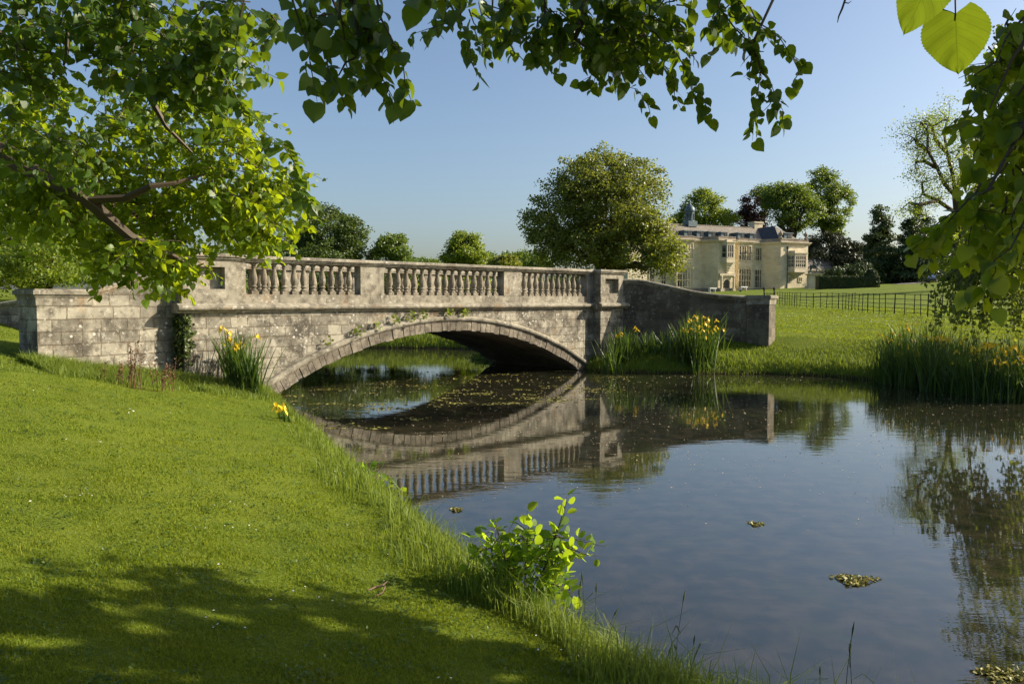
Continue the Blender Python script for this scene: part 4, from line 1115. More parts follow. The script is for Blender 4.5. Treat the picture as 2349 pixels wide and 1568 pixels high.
nl += bough("lime_spray", "dark lime sprays hanging from the top edge above the broad tree", "lime boughs overhanging the water",
  [[(1350, -40, 4.2, .03), (1330, 60, 4.2, .022), (1320, 90, 4.2, .012), (1345, 110, 4.2, .006)]],
  [[(1030, -30, 3.6), (1060, 60, 3.6), (1080, 130, 3.6)], [(1090, -30, 3.8), (1010, 40, 3.8), (985, 95, 3.8)], [(1150, -30, 4.2), (1200, 60, 4.2), (1265, 160, 4.2)], [(1180, 0, 4.3), (1170, 80, 4.3), (1150, 110, 4.3)],
   [(1240, -20, 4.2), (1280, 60, 4.2), (1285, 160, 4.2)], [(1310, -20, 4.2), (1380, 100, 4.2), (1450, 190, 4.2), (1475, 225, 4.2)], [(1380, 20, 4.2), (1460, 110, 4.2), (1540, 170, 4.2), (1555, 190, 4.2)],
   [(1420, -20, 4.0), (1520, 90, 4.0), (1580, 170, 4.0), (1625, 260, 4.0)], [(1500, -20, 4.2), (1560, 60, 4.2), (1582, 125, 4.2)], [(1250, 50, 4.2), (1230, 90, 4.2), (1215, 130, 4.2)], [(1020, 0, 3.6), (1010, 60, 3.6)]],
  [(1340, 40, 130, 60, 4.3, .4, 80), (1490, 40, 90, 55, 4.3, .4, 50), (1130, 20, 100, 40, 4.2, .4, 30), (1410, 120, 70, 45, 4.3, .3, 26)], .058, M['lime_dark'], hang=.8, dens=.8, sprig=.5, up=(4.4, -.2, 5.8))
nl += bough("lime_spray", "two thin lime sprays trailing lowest from the top edge, right of centre", "lime boughs overhanging the water", [],
  [[(1620, -30, 4.0), (1680, 60, 4.0), (1740, 130, 4.0), (1765, 190, 4.0), (1795, 255, 4.0)], [(1660, -30, 4.0), (1730, 40, 4.0), (1790, 90, 4.0), (1845, 145, 4.0)], [(1640, -30, 4.1), (1665, 60, 4.1), (1690, 100, 4.1)], [(1690, -30, 4.0), (1720, 60, 4.0), (1725, 130, 4.0)],
   [(1730, 120, 4.0), (1755, 200, 4.0), (1735, 225, 4.0)]],
  [(1680, 20, 40, 35, 4.1, .3, 8)], .058, M['lime_dark'], hang=.8, dens=.8, sprig=.5, up=(4.4, -.2, 5.8))
bt = MB()
tube(bt, [at(1975, -160, 3), at(1945, -20, 3), at(1932, 20, 3), at(1924, 38, 3), at(1921, 52, 3)], [.006, .004, .004, .003, .0015], 5)
tube(bt, [at(1938, 6, 3), at(1946, 8, 3), at(1953, 3, 3)], [.0025, .002, .001], 5)
tag(bt.build("bare_twig", M['twig'], smooth=True), "short bare twig dangling from the top edge in open sky", "twig")
nl += bough("lime_bough", "lime bough curtaining the right edge of the sky with broad backlit leaves", "lime boughs overhanging the water",
  [[(2420, 160, 3.0, .014), (2330, 320, 3.0, .009), (2270, 430, 3.0, .006), (2180, 510, 3.0, .004), (2120, 545, 3.0, .002)], [(2400, 20, 3, .012), (2320, 140, 3, .006), (2270, 250, 3, .003)]],
  [[(2360, 30, 3.2), (2300, 90, 3.2), (2250, 170, 3.2), (2215, 240, 3.2), (2190, 290, 3.2)], [(2380, 120, 3.1), (2320, 220, 3.1), (2260, 300, 3.1), (2220, 390, 3.1)], [(2390, 220, 3.0), (2330, 330, 3.0), (2280, 420, 3.0), (2235, 470, 3.0)],
   [(2280, 430, 2.9), (2200, 490, 2.9), (2140, 520, 2.9), (2100, 540, 2.9)], [(2400, 330, 2.8), (2350, 450, 2.8), (2310, 560, 2.8), (2300, 620, 2.8)], [(2300, 100, 3.4), (2275, 200, 3.4), (2240, 260, 3.4)], [(2250, 420, 3), (2235, 500, 3), (2220, 560, 3)],
   [(2400, 440, 2.6), (2340, 540, 2.6), (2290, 600, 2.6), (2280, 640, 2.6)], [(2180, 500, 3), (2150, 545, 3), (2130, 560, 3)], [(2390, 60, 3.4), (2340, 60, 3.4), (2310, 30, 3.4)]],
  [(2345, 280, 40, 150, 3.3, .35, 40), (2345, 480, 45, 110, 3.1, .3, 34), (2345, 90, 40, 80, 3.4, .3, 26)], .056, M['lime'], hang=.9, dens=1.35, sprig=.5, up=(4.5, -.3, 5.2))

# the two big leaves close to the lens
def big_leaf(label, pu, pv, tu, tv, Y, wide, tilt):
    a, b = at(pu, pv, Y), at(tu, tv, Y + .05)
    d = (b - a); Ln = d.length; d.normalize(); n_ = Vector((.75 * tilt, -1, .1)).normalized(); x = d.cross(n_).normalized(); n_ = x.cross(d)
    m = 44; V = []; F_ = []
    def wdt(t): return wide * math.sin(math.pi * min(1, max(0, (t + .03) ** .62))) ** .8 * (1 if t < .9 else (1 - (t - .9) * 3))
    rows = []
    for i in range(m + 1):
        t = i / m; r = []
        for k in range(-6, 7):
            s_ = k / 6; ser = (1 + .035 * (i % 2)) if abs(k) == 6 else 1
            w_ = wdt(t) * ser
            yy = t - .10 * (1 - t) ** 6 * abs(s_) - (.05 * abs(s_) * (1 - t))
            h = .16 * abs(s_) * w_ - .10 * t * t + .012 * math.sin(18 * (t - .35 * abs(s_)))
            r.append(a + d * Ln * yy + x * (s_ * w_ * Ln) + n_ * h * Ln)
        rows.append(r)
    mb = MB()
    for i in range(m):
        for k in range(12):
            t0, t1 = i / m, (i + 1) / m
            mb.face([rows[i][k], rows[i][k+1], rows[i+1][k+1], rows[i+1][k]], [((k-6)/6, t0), ((k-5)/6, t0), ((k-5)/6, t1), ((k-6)/6, t1)])
    root = thing("lime_leaf", label, "leaf", tuple(a))
    mb.build("leaf_blade", M['bigleaf'], root, smooth=True, weld=True)
    st = MB(); tube(st, [Vector((2.6, 1.0, 4.6)), a + Vector((.7, .0, .9)), a + Vector((.22, .02, .34)), a + Vector((.02, .02, .10)), a + Vector((.004, .01, .04)), a, a + d * Ln * .1], [.008, .006, .004, .0018, .0015, .0013, .001], 6); st.build("stalk", M['twig'], root)
def bigleaf_mat():
    m, nt, out = newmat("veined lime leaf"); g = NT(nt)
    tc = g.n("ShaderNodeTexCoord"); sep = g.n("ShaderNodeSeparateXYZ"); g.l(tc.outputs["UV"], sep.inputs[0])
    ax = g.math('ABSOLUTE', sep.outputs[0])
    ph = g.math('MULTIPLY', g.math('SUBTRACT', sep.outputs[1], g.math('MULTIPLY', ax, .32)), 8.0)
    fr = g.math('ABSOLUTE', g.math('SUBTRACT', g.math('FRACT', ph), .5))
    vein = g.math('SUBTRACT', 1.0, g.step(fr, .0, .09)); mid = g.math('SUBTRACT', 1.0, g.step(ax, .0, .035))
    v = g.math('MAXIMUM', g.math('MULTIPLY', vein, .7), mid)
    geo = g.n("ShaderNodeNewGeometry"); nz = g.noise(geo.outputs["Position"], 60, 4)
    cc = g.mix(nz, (.075, .12, .010), (.10, .15, .014)); cc = g.mix(g.math('MULTIPLY', v, .6), cc, (.05, .08, .01))
    tcx = g.mix(nz, (.14, .20, .008), (.19, .25, .012)); tcx = g.mix(g.math('MULTIPLY', v, .75), tcx, (.10, .15, .008))
    b = g.n("ShaderNodeBsdfPrincipled"); b.inputs["Roughness"].default_value = .5; g.l(cc, b.inputs["Base Color"]); g.l(g.bump(v, .4, .002), b.inputs["Normal"])
    t = g.n("ShaderNodeBsdfTranslucent"); g.l(tcx, t.inputs["Color"])
    mx = g.n("ShaderNodeMixShader"); mx.inputs[0].default_value = .5; g.l(b.outputs[0], mx.inputs[1]); g.l(t.outputs[0], mx.inputs[2]); g.l(mx.outputs[0], out.inputs[0])
    return m
M['bigleaf'] = bigleaf_mat()
big_leaf("large round backlit yellow-green leaf hanging close by at the upper right", 2192, 32, 2196, 180, 1.22, .46, -1)
big_leaf("large darker leaf cut by the top edge, beside the round backlit leaf", 2150, -75, 2068, 85, 1.15, .40, -.6)
print("LEAVES", nl)

# ------------------------------------------------------------------ the lime the boughs belong to, standing right of the viewpoint
def near_ground(u, v):
    for Y in np.arange(1.5, 20, .03):
        p = at(u, v, Y)
        if p.z <= Hs(p.x, p.y): return p
    return p
def overhead_tree():
    b = (4.2, -1.8); bz = Hs(*b) - .2
    root = thing("lime_tree", "big lime tree on the near bank whose shade dapples the lawn", "tree", (b[0], b[1], bz))
    fork = Vector((4.6, -.4, 5.2))
    paths = [(wander((b[0], b[1], bz), fork, 5, .02), [.55, .42, .38, .35, .32, .3])]
    blobs = [(np.array([5.6, 2.5, 5.9]), np.array([2.6, 2.5, 2.3])), (np.array([8.2, 2.8, 7.4]), np.array([2.4, 2.8, 2.2])), (np.array([4.2, .3, 5.4]), np.array([2.0, 2.0, 1.6])),
             (np.array([6.4, 4.6, 5.4]), np.array([1.9, 1.5, 1.4])), (np.array([5.7, 4.5, 4.0]), np.array([1.6, 1.2, .9])), (np.array([8.0, 4.6, 5.0]), np.array([1.7, 1.3, 1.2])), (np.array([3.4, 3.0, 8.0]), np.array([2.6, 2.2, 1.8])), (np.array([2.9, 5.0, 8.4]), np.array([2.6, 1.6, 1.6])), (np.array([4.4, 3.3, 3.6]), np.array([1.3, 1.1, .9])), (np.array([6.9, 4.4, 3.9]), np.array([1.3, 1.0, .9])), (np.array([6.0, 4.0, 3.3]), np.array([1.2, .8, .6])), (np.array([7.7, 4.2, 4.2]), np.array([1.8, 1.3, 1.3])), (np.array([8.6, 5.5, 5.4]), np.array([2.2, 1.1, 1.2])), (np.array([6.4, 5.5, 4.5]), np.array([1.5, .9, .8]))]  # unseen crown lobes, placed to shade the lawn and the top sprays
    for c, r in blobs:
        for _ in range(3):
            for _try in range(12):
                w_ = wander(fork, c + rdir(1)[0] * r * .6, 6, .06); q_ = np.array([tuple(a.lerp(b, t)) for a, b in zip(w_, w_[1:]) for t in (0, .33, .66)]) - np.array(at(2185, 110, 1.24)); s_ = np.array(SUN_V)
                if np.linalg.norm(q_ - (q_ @ s_)[:, None] * s_, axis=1).min() > .32: paths.append((w_, [.16, .13, .1, .08, .06, .04, .02])); break  # limbs kept clear of the big leaf's sun ray
    tube_np(paths, 7).build("trunk", M['bark'], root, smooth=True)
    P, O = crown_points(blobs, 44000, .30, .2)
    lf = np.array(at(2185, 110, 1.24)); sv = np.array(SUN_V); rel = P - lf                     # crown cut open so sun reaches the big leaf
    off = np.linalg.norm(rel - (rel @ sv)[:, None] * sv, axis=1); P, O = P[off > .28], O[off > .28]
    fr_ = (P[:, 1] > .5) & (np.abs(P[:, 0]) < .67 * P[:, 1] + .12) & (P[:, 2] < CAMZ + .40 * P[:, 1]); P, O = P[~fr_], O[~fr_]
    t_ = (P[:, 2] - 1.1) / sv[2]; yp = P[:, 1] - sv[1] * t_; xp = P[:, 0] - sv[0] * t_          # crown trimmed by its cast shadow to shape the lawn's shade edge
    edge = [near_ground(u, v) for u, v in ((-500, 1225), (0, 1232), (300, 1250), (600, 1265), (700, 1340), (760, 1362), (900, 1372), (1050, 1432), (1250, 1442), (1400, 1530), (1560, 1620))]
    ex_, ey_ = np.array([p.x for p in edge]), np.array([p.y for p in edge]); keep = yp < np.interp(xp, ex_, ey_) + .72 + .14 * np.sin(6.1 * xp); keep &= np.sin(3.4 * xp + 1.6 * np.sin(2.9 * yp)) * np.sin(9.5 * yp + 1.5 * np.sin(2.1 * xp)) < .50                 # leaves culled in a pattern to dapple the shade
    P, O = P[keep], O[keep]
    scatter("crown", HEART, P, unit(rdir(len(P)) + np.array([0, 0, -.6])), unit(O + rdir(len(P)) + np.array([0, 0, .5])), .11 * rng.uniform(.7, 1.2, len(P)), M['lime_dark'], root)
overhead_tree()

# pale willow on the right bank
def willow():
    b = (20.5, 23.0); bz = Hs(*b) - .2; Y0 = 20
    root = thing("willow_tree", "pale drooping willow hanging over the fence at the right edge", "tree", (b[0], b[1], bz))
    fork = Vector((18.5, 22.5, 6.5)); paths = [(wander((b[0], b[1], bz), fork, 5, .03), [.42, .34, .3, .27, .24, .2])]
    P, D = [], []
    heads = [(2330, 430, 20, 12), (2290, 500, 20, 12), (2345, 540, 19.5, 14), (2260, 560, 20, 12), (2230, 620, 20.2, 9), (2310, 600, 19.5, 15), (2350, 640, 19, 14), (2270, 640, 19.8, 14), (2200, 640, 20.4, 5), (2165, 640, 20.4, 3)]
    for (u, v, Y, k) in heads:
        c = at(u, v, Y); paths.append((wander(fork, c, 6, .06), [.10, .08, .06, .05, .035, .025, .012]))
        for _ in range(k):
            p = c + Vector(rng.normal(size=3)) * .38; ln = rng.uniform(.7, 1.7)
            pts = [p]
            for j in range(6):
                pts.append(pts[-1] + Vector((rng.normal() * .10 - .03, rng.normal() * .10, -ln / 6 if j else -.02)))
            paths.append((pts, [.010, .009, .008, .007, .006, .005, .003]))
            for a_, b_ in zip(pts, pts[1:]):
                for _ in range(7): P.append(tuple(a_.lerp(b_, rng.random()) + Vector(rng.normal(size=3)) * .07)); D.append((rng.normal() * .5, rng.normal() * .5, -.9 + rng.normal() * .3))
    tube_np(paths, 5).build("trunk", M['twig'], root, smooth=True)
    P = np.array(P); n = len(P)
    scatter("crown", CARD, P, np.array(D), rdir(n) + np.array([.5, -.2, .4]), .105 * rng.uniform(.6, 1.35, n), M['willow'], root)
    bl = [B(2370, 330, 110, 150, 19, 1.5), B(2400, 120, 120, 160, 19, 1.5), (np.array([17.4, 22.4, 4.0]), np.array([1.8, 2.6, 1.7])), (np.array([18.3, 22.3, 4.6]), np.array([2.2, 2.2, 1.8])), (np.array([22, 23, 6.8]), np.array([3.2, 3, 2.6])), (np.array([16.8, 21.0, 3.4]), np.array([1.2, 1.4, 1.2])), B(2330, 470, 60, 90, 20.5, 1.2), B(2300, 600, 75, 60, 21, 1.0), B(2345, 560, 50, 120, 20, 1.0)]
    Pq, O = crown_points(bl, 33000, .28, .2)
    scatter("inner_crown", CARD, Pq, unit(rdir(len(Pq)) + np.array([0, 0, -.5])), unit(O + rdir(len(Pq))), .105 * rng.uniform(.6, 1.3, len(Pq)), M['willow'], root)
willow()

# ------------------------------------------------------------------ hedge, statue, fence and small things on the far lawn
def hedge():
    Y = 130; a = at(1878, 650, Y); a.z = Hs(a.x, a.y); L = at(2018, 650, Y).x - a.x
    root = thing("clipped_hedge", "long clipped dark hedge with a domed topiary knob on its right end", "hedge", tuple(a))
    F = Frame((a.x, a.y, 0), (1, 0, 0), (0, 1, 0)); z0 = a.z - .3; zt = at(1950, 633.5, Y).z
    core = MB(); box(core, F, .1, L - .1, .1, 1.7, z0, zt - .08); core.build("hedge_core", M['yew'], root)
    P, O = [], []
    for _ in range(7000):
        s = rng.uniform(0, L); k = rng.random()
        if k < .6: P.append((a.x + s, a.y + rng.normal() * .03, rng.uniform(z0 + .2, zt))); O.append((0, -1, 0.2))
        elif k < .9: P.append((a.x + s, a.y + rng.uniform(0, 1.8), zt + rng.normal() * .03)); O.append((0, 0, 1))
        else: P.append((a.x + L + rng.normal() * .03, a.y + rng.uniform(0, 1.8), rng.uniform(z0, zt))); O.append((1, 0, .2))
    P = np.array(P); O = np.array(O, float)
    scatter("foliage", CARD, P, rdir(len(P)), unit(O + .5 * rdir(len(P))), .16 * rng.uniform(.7, 1.2, len(P)), M['box'], root)
    kx = at(2005, 625, Y).x; kz = at(2005, 616, Y).z; c = np.array([kx, a.y + .9, zt]); d = rdir(2500); d[:, 2] = abs(d[:, 2])
    r = np.array([1.0, .9, kz - zt])
    m = MB(); lathe(m, (kx, a.y + .9, zt - .1), [(.92, 0), (.86, .45), (.62, .95), (.3, kz - zt - .1), (.05, kz - zt)], 12); kn = m.build("topiary_knob", M['yew'], root)
    scatter("knob_foliage", CARD, c + d * r, rdir(2500), unit(d + .5 * rdir(2500)), .15 * rng.uniform(.7, 1.2, 2500), M['box'], root)
hedge()

def skin_obj(name, verts, edges, radii, mat, parent, sub=1):
    me = bpy.data.meshes.new(name); me.from_pydata(verts, edges, [])
    o = bpy.data.objects.new(name, me); link(o, parent)
    sk = o.modifiers.new("skin", 'SKIN'); sk.use_smooth_shade = True
    lay = me.skin_vertices[0] if me.skin_vertices else None
    if lay is None:
        me.attributes.new
    for i, r in enumerate(radii):
        lay.data[i].radius = (r, r); lay.data[i].use_root = (i == 0)
    o.modifiers.new("sub", 'SUBSURF').levels = sub; o.modifiers["sub"].render_levels = sub
    me.materials.append(mat)
    return o
def lofted(name, chains, mat, parent, n=8):
    """one continuous figure: tapered tubes grown out of each other, remeshed into one surface"""
    mb = MB()
    for pts, rad in chains: tube(mb, pts, rad, n)
    o = mb.build(name, mat, parent, smooth=True)
    r = o.modifiers.new("remesh", 'REMESH'); r.mode = 'VOXEL'; r.voxel_size = .05; r.use_smooth_shade = True
    return o
def statue():
    Y = 140; c = at(1867, 660, Y); zb = Hs(c.x, c.y); zt = at(1867, 628, Y).z
    root = thing("equestrian_statue", "dark bronze horse and rider on a tall stone pedestal beside the mansion", "statue", (c.x, c.y, zb))
    F = Frame((c.x, c.y, 0), (1, 0, 0), (0, 1, 0))
    m = MB(); box(m, F, -1.05, 1.05, -.7, .7, zb - .5, zt - .25); m.build("pedestal", M['house_trim'], root)
    m = MB(); box(m, F, -1.3, 1.3, -.95, .95, zb - .5, zb + .5); m.build("pedestal_base", M['house_trim'], root)
    m = MB(); box(m, F, -1.2, 1.2, -.85, .85, zt - .25, zt - .12); box(m, F, -1.35, 1.35, -1, 1, zt - .12, zt); m.build("pedestal_cap", M['house_trim'], root)
    def p(x, y, z): return (c.x + x, c.y + y, zt + z)
    ch = [([p(-.75, 0, 1.28), p(-.45, 0, 1.28), p(0, 0, 1.18), p(.4, 0, 1.22), p(.62, 0, 1.38)], [.24, .34, .33, .33, .22]),
          ([p(.5, 0, 1.35), p(.72, 0, 1.7), p(.88, 0, 1.98), p(.98, 0, 2.02)], [.26, .19, .14, .12]), ([p(.92, 0, 2.02), p(1.12, 0, 1.85), p(1.22, 0, 1.68)], [.13, .10, .075]),
          ([p(-.85, 0, 1.35), p(-1.02, 0, 1.15), p(-1.08, 0, .7)], [.10, .11, .05])]
    for s in (-1, 1):
        ch.append(([p(-.62, .16*s, 1.15), p(-.60, .17*s, .78), p(-.78 + .1*s, .17*s, .5), p(-.70 + .1*s, .17*s, .2), p(-.62 + .1*s, .17*s, .03)], [.20, .13, .075, .06, .08]))
    ch.append(([p(.42, .16, 1.1), p(.46, .17, .6), p(.44, .17, .3), p(.50, .17, .03)], [.16, .09, .06, .08]))
    ch.append(([p(.45, -.16, 1.1), p(.85, -.17, .82), p(.88, -.17, .55), p(.82, -.17, .42)], [.15, .09, .06, .07]))
    lofted("horse", ch, M['bronze'], root)
    ch = [([p(-.08, 0, 1.52), p(-.06, 0, 1.8), p(-.04, 0, 2.1), p(-.03, 0, 2.25)], [.19, .18, .21, .10]), ([p(-.03, 0, 2.25), p(0, 0, 2.36), p(.02, 0, 2.52)], [.08, .13, .09])]
    for s in (-1, 1):
        ch.append(([p(-.05, .15*s, 1.55), p(.25, .34*s, 1.35), p(.22, .38*s, .98), p(.36, .38*s, .9)], [.14, .11, .085, .06]))
        ch.append(([p(-.04, .22*s, 2.12), p(.1, .30*s, 1.85), p(.42, .14*s, 1.82)], [.09, .075, .055]))
    lofted("rider", ch, M['bronze'], root)
statue()

FENCE = [(1776, 73), (1800, 69), (1833, 63), (1880, 60), (1928, 56.5), (1976, 50), (2035, 45.5), (2093, 43), (2124, 41), (2190, 37), (2262, 34.5), (2345, 32.5), (2440, 30)]
def fence():
    pts = []
    for u, Y in FENCE:
        q = at(u, 700, Y); pts.append(Vector((q.x, q.y, 0)))
    L = [0]
    for a, b in zip(pts, pts[1:]): L.append(L[-1] + (b - a).length)
    def P(t):
        i = max(k for k in range(len(L)) if L[k] <= t + 1e-6); i = min(i, len(L) - 2)
        q = pts[i].lerp(pts[i+1], (t - L[i]) / (L[i+1] - L[i])); return Vector((q.x, q.y, Hs(q.x, q.y)))
    root = thing("estate_fence", "rusty iron estate fence of thin posts and five rails crossing the lawn", "fence", tuple(P(0)))
    n = int(L[-1] / 1.02); fr = random.Random(2); tops = []
    for i in range(n + 1):
        q = P(min(L[-1], i * 1.02)); big = i % 4 == 0; w = .036 if big else .026
        lean = fr.uniform(-.05, .05) + (.10 if fr.random() < .12 else 0)
        m = MB(); tube(m, [q - Vector((0, 0, .2)), q + Vector((lean * .5, 0, .62)), q + Vector((lean, 0, 1.24))], [w, w, w * .95], 4)
        m.build("fence_post", M['iron'], root); tops.append((q, lean))
    for h, r in ((1.2, .017), (.92, .015), (.66, .015), (.42, .015), (.2, .015)):
        m = MB(); tube(m, [q + Vector((ln * h / 1.24, 0, h + fr.uniform(-.012, .012))) for q, ln in tops], [r] * len(tops), 4); m.build("fence_rail", M['iron'], root)
    # kissing gate at the far end
    g = at(1766, 668, 76); gz = Hs(g.x, g.y)
    gr = thing("iron_gate", "small iron gate with two ball-topped posts behind the end pillar", "gate", (g.x, g.y, gz))
    for dx in (-.55, .42):
        m = MB(); lathe(m, (g.x + dx, g.y, gz - .2), [(.09, 0), (.09, .9), (.12, 1.0), (.06, 1.15), (.06, 1.5), (.10, 1.52), (.05, 1.58), (.13, 1.66), (.13, 1.8), (.05, 1.9)], 8); m.build("gate_post", M['iron'], gr)
    m = MB(); F = Frame((g.x, g.y, gz), (1, 0, 0), (0, 1, 0))
    for k in range(7): box(m, F, -.5 + k * .14, -.47 + k * .14, -.015, .015, .1, 1.15)
    box(m, F, -.53, .42, -.02, .02, .18, .22); box(m, F, -.53, .42, -.021, .021, 1.05, 1.09); m.build("gate_leaf", M['iron'], gr)
fence()

def ground_at(u, v, y0=20, y1=300, st=.5):
    for Y in np.arange(y0, y1, st):
        p = at(u, v, Y)
        if p.z <= Hs(p.x, p.y): return Vector((p.x, p.y, Hs(p.x, p.y)))
    p = at(u, v, 120); return Vector((p.x, p.y, Hs(p.x, p.y)))
for (u, lb) in ((1634, "white-clothed garden table left of the mansion's arched door"), (1705, "white-clothed garden table right of the mansion's arched door")):
    p = HF.p(hx(u, 5.5), -5.5, 0); z = Hs(p.x, p.y); t = thing("garden_table", lb, "table", (p.x, p.y, z), "garden tables before the mansion")
    F = Frame((p.x, p.y, z), HD, -HN)
    m = MB(); box(m, F, -.75, .75, -.4, .4, .72, .78); box(m, F, -.77, .77, -.42, -.40, .60, .78); m.build("table_top", M['white'], t)
    for sx in (-.55, .55):
        m = MB(); box(m, F, sx - .03, sx + .03, -.3, .3, -.1, .72); m.build("leg", M['white'], t)
def car():
    p = at(2140, 634, 150); z = Hs(p.x, p.y); t = thing("parked_car", "dark car parked in the trees' shade, its windscreen flashing white", "car", (p.x, p.y, z))
    F = Frame((p.x, p.y, z), (.6, .8, 0), (-.8, .6, 0)); m = MB()
    sweep(m, F, [(-.85, .3), (-.88, .75), (.88, .75), (.85, .3)], -2.1, 2.1)
    sec = [(-2.0, .75), (-1.4, .95), (-.7, 1.45), (.7, 1.5), (1.6, 1.0), (2.05, .75)]
    for s in (-.78, .78): m.face([F.p(a, s, zz) for a, zz in sec])
    for (a0, z0), (a1, z1) in zip(sec, sec[1:]): m.face([F.p(a0, -.78, z0), F.p(a0, .78, z0), F.p(a1, .78, z1), F.p(a1, -.78, z1)])
    m.build("body", M['car'], t)
    m = MB(); m.face([F.p(-1.36, -.68, .99), F.p(-1.36, .68, .99), F.p(-.74, .6, 1.45), F.p(-.74, -.6, 1.45)]); m.build("windscreen", M['windscreen'], t).location = (-.03, -.02, .02)
    for a in (-1.3, 1.3):
        for s in (-.8, .8):
            m = MB(); c = F.p(a, s, .32); tube(m, [c - F.n * .1, c + F.n * .1], [.32, .32], 14); m.build("wheel", M['rubber'], t)
car()
def trailer():
    g = ground_at(2185, 643, 60); t = thing("trailer", "small red open-framed trailer standing on the grey drive", "trailer", tuple(g)); s = g.y / 120.0
    F = Frame(g, (1, 0, 0), (0, 1, 0)); m = MB()
    for (a, b) in (((-1.0, .25), (-1.0, .95)), ((-1.0, .95), (.85, .9)), ((.85, .9), (.85, .25)), ((-1.0, .3), (.85, .3)), ((.5, .3), (1.0, 1.05))):
        for c in (-.35, .35): tube(m, [F.p(a[0]*s, c*s, a[1]*s), F.p(b[0]*s, c*s, b[1]*s)], [.045*s, .045*s], 6)
    m.build("frame", M['red'], t)
    m = MB(); box(m, F, .1*s, .9*s, -.3*s, .3*s, .3*s, .62*s); m.build("box_bed", M['red'], t)
    for a in (-.85, .55):
        for c in (-.42, .42):
            m = MB(); q = F.p(a*s, c*s, .2*s); tube(m, [q - Vector((0, .05, 0)), q + Vector((0, .05, 0))], [.2*s, .2*s], 12); m.build("wheel", M['rubber'], t)
trailer()
for (u, v, lb) in ((1699, 671.5, "small black crow pecking on the lawn just above the wing wall"), (2104, 651, "tiny dark bird standing on the grass beside the drive's start"), (2140, 645, "tiny dark bird above the middle of the grey drive")):
    g = ground_at(u, v, 60); s = g.y / 110
    mb_ = MB(); d = .16 * s
    tube(mb_, [g + Vector((-.30*s, 0, .26*s)), g + Vector((-.12*s, 0, .24*s)), g + Vector((.06*s, 0, .28*s)), g + Vector((.17*s, 0, .36*s)), g + Vector((.23*s, 0, .39*s)), g + Vector((.33*s, 0, .36*s))], [.02*s, .08*s, .10*s, .06*s, .055*s, .012*s], 8)
    for k in (-.04, .04): tube(mb_, [g + Vector((0, k*s, .24*s)), g + Vector((.01*s, k*s, -.02))], [.015*s, .012*s], 5)
    tag(mb_.build("crow", M['rubber'], smooth=True), lb, "bird", "birds on the far lawn")

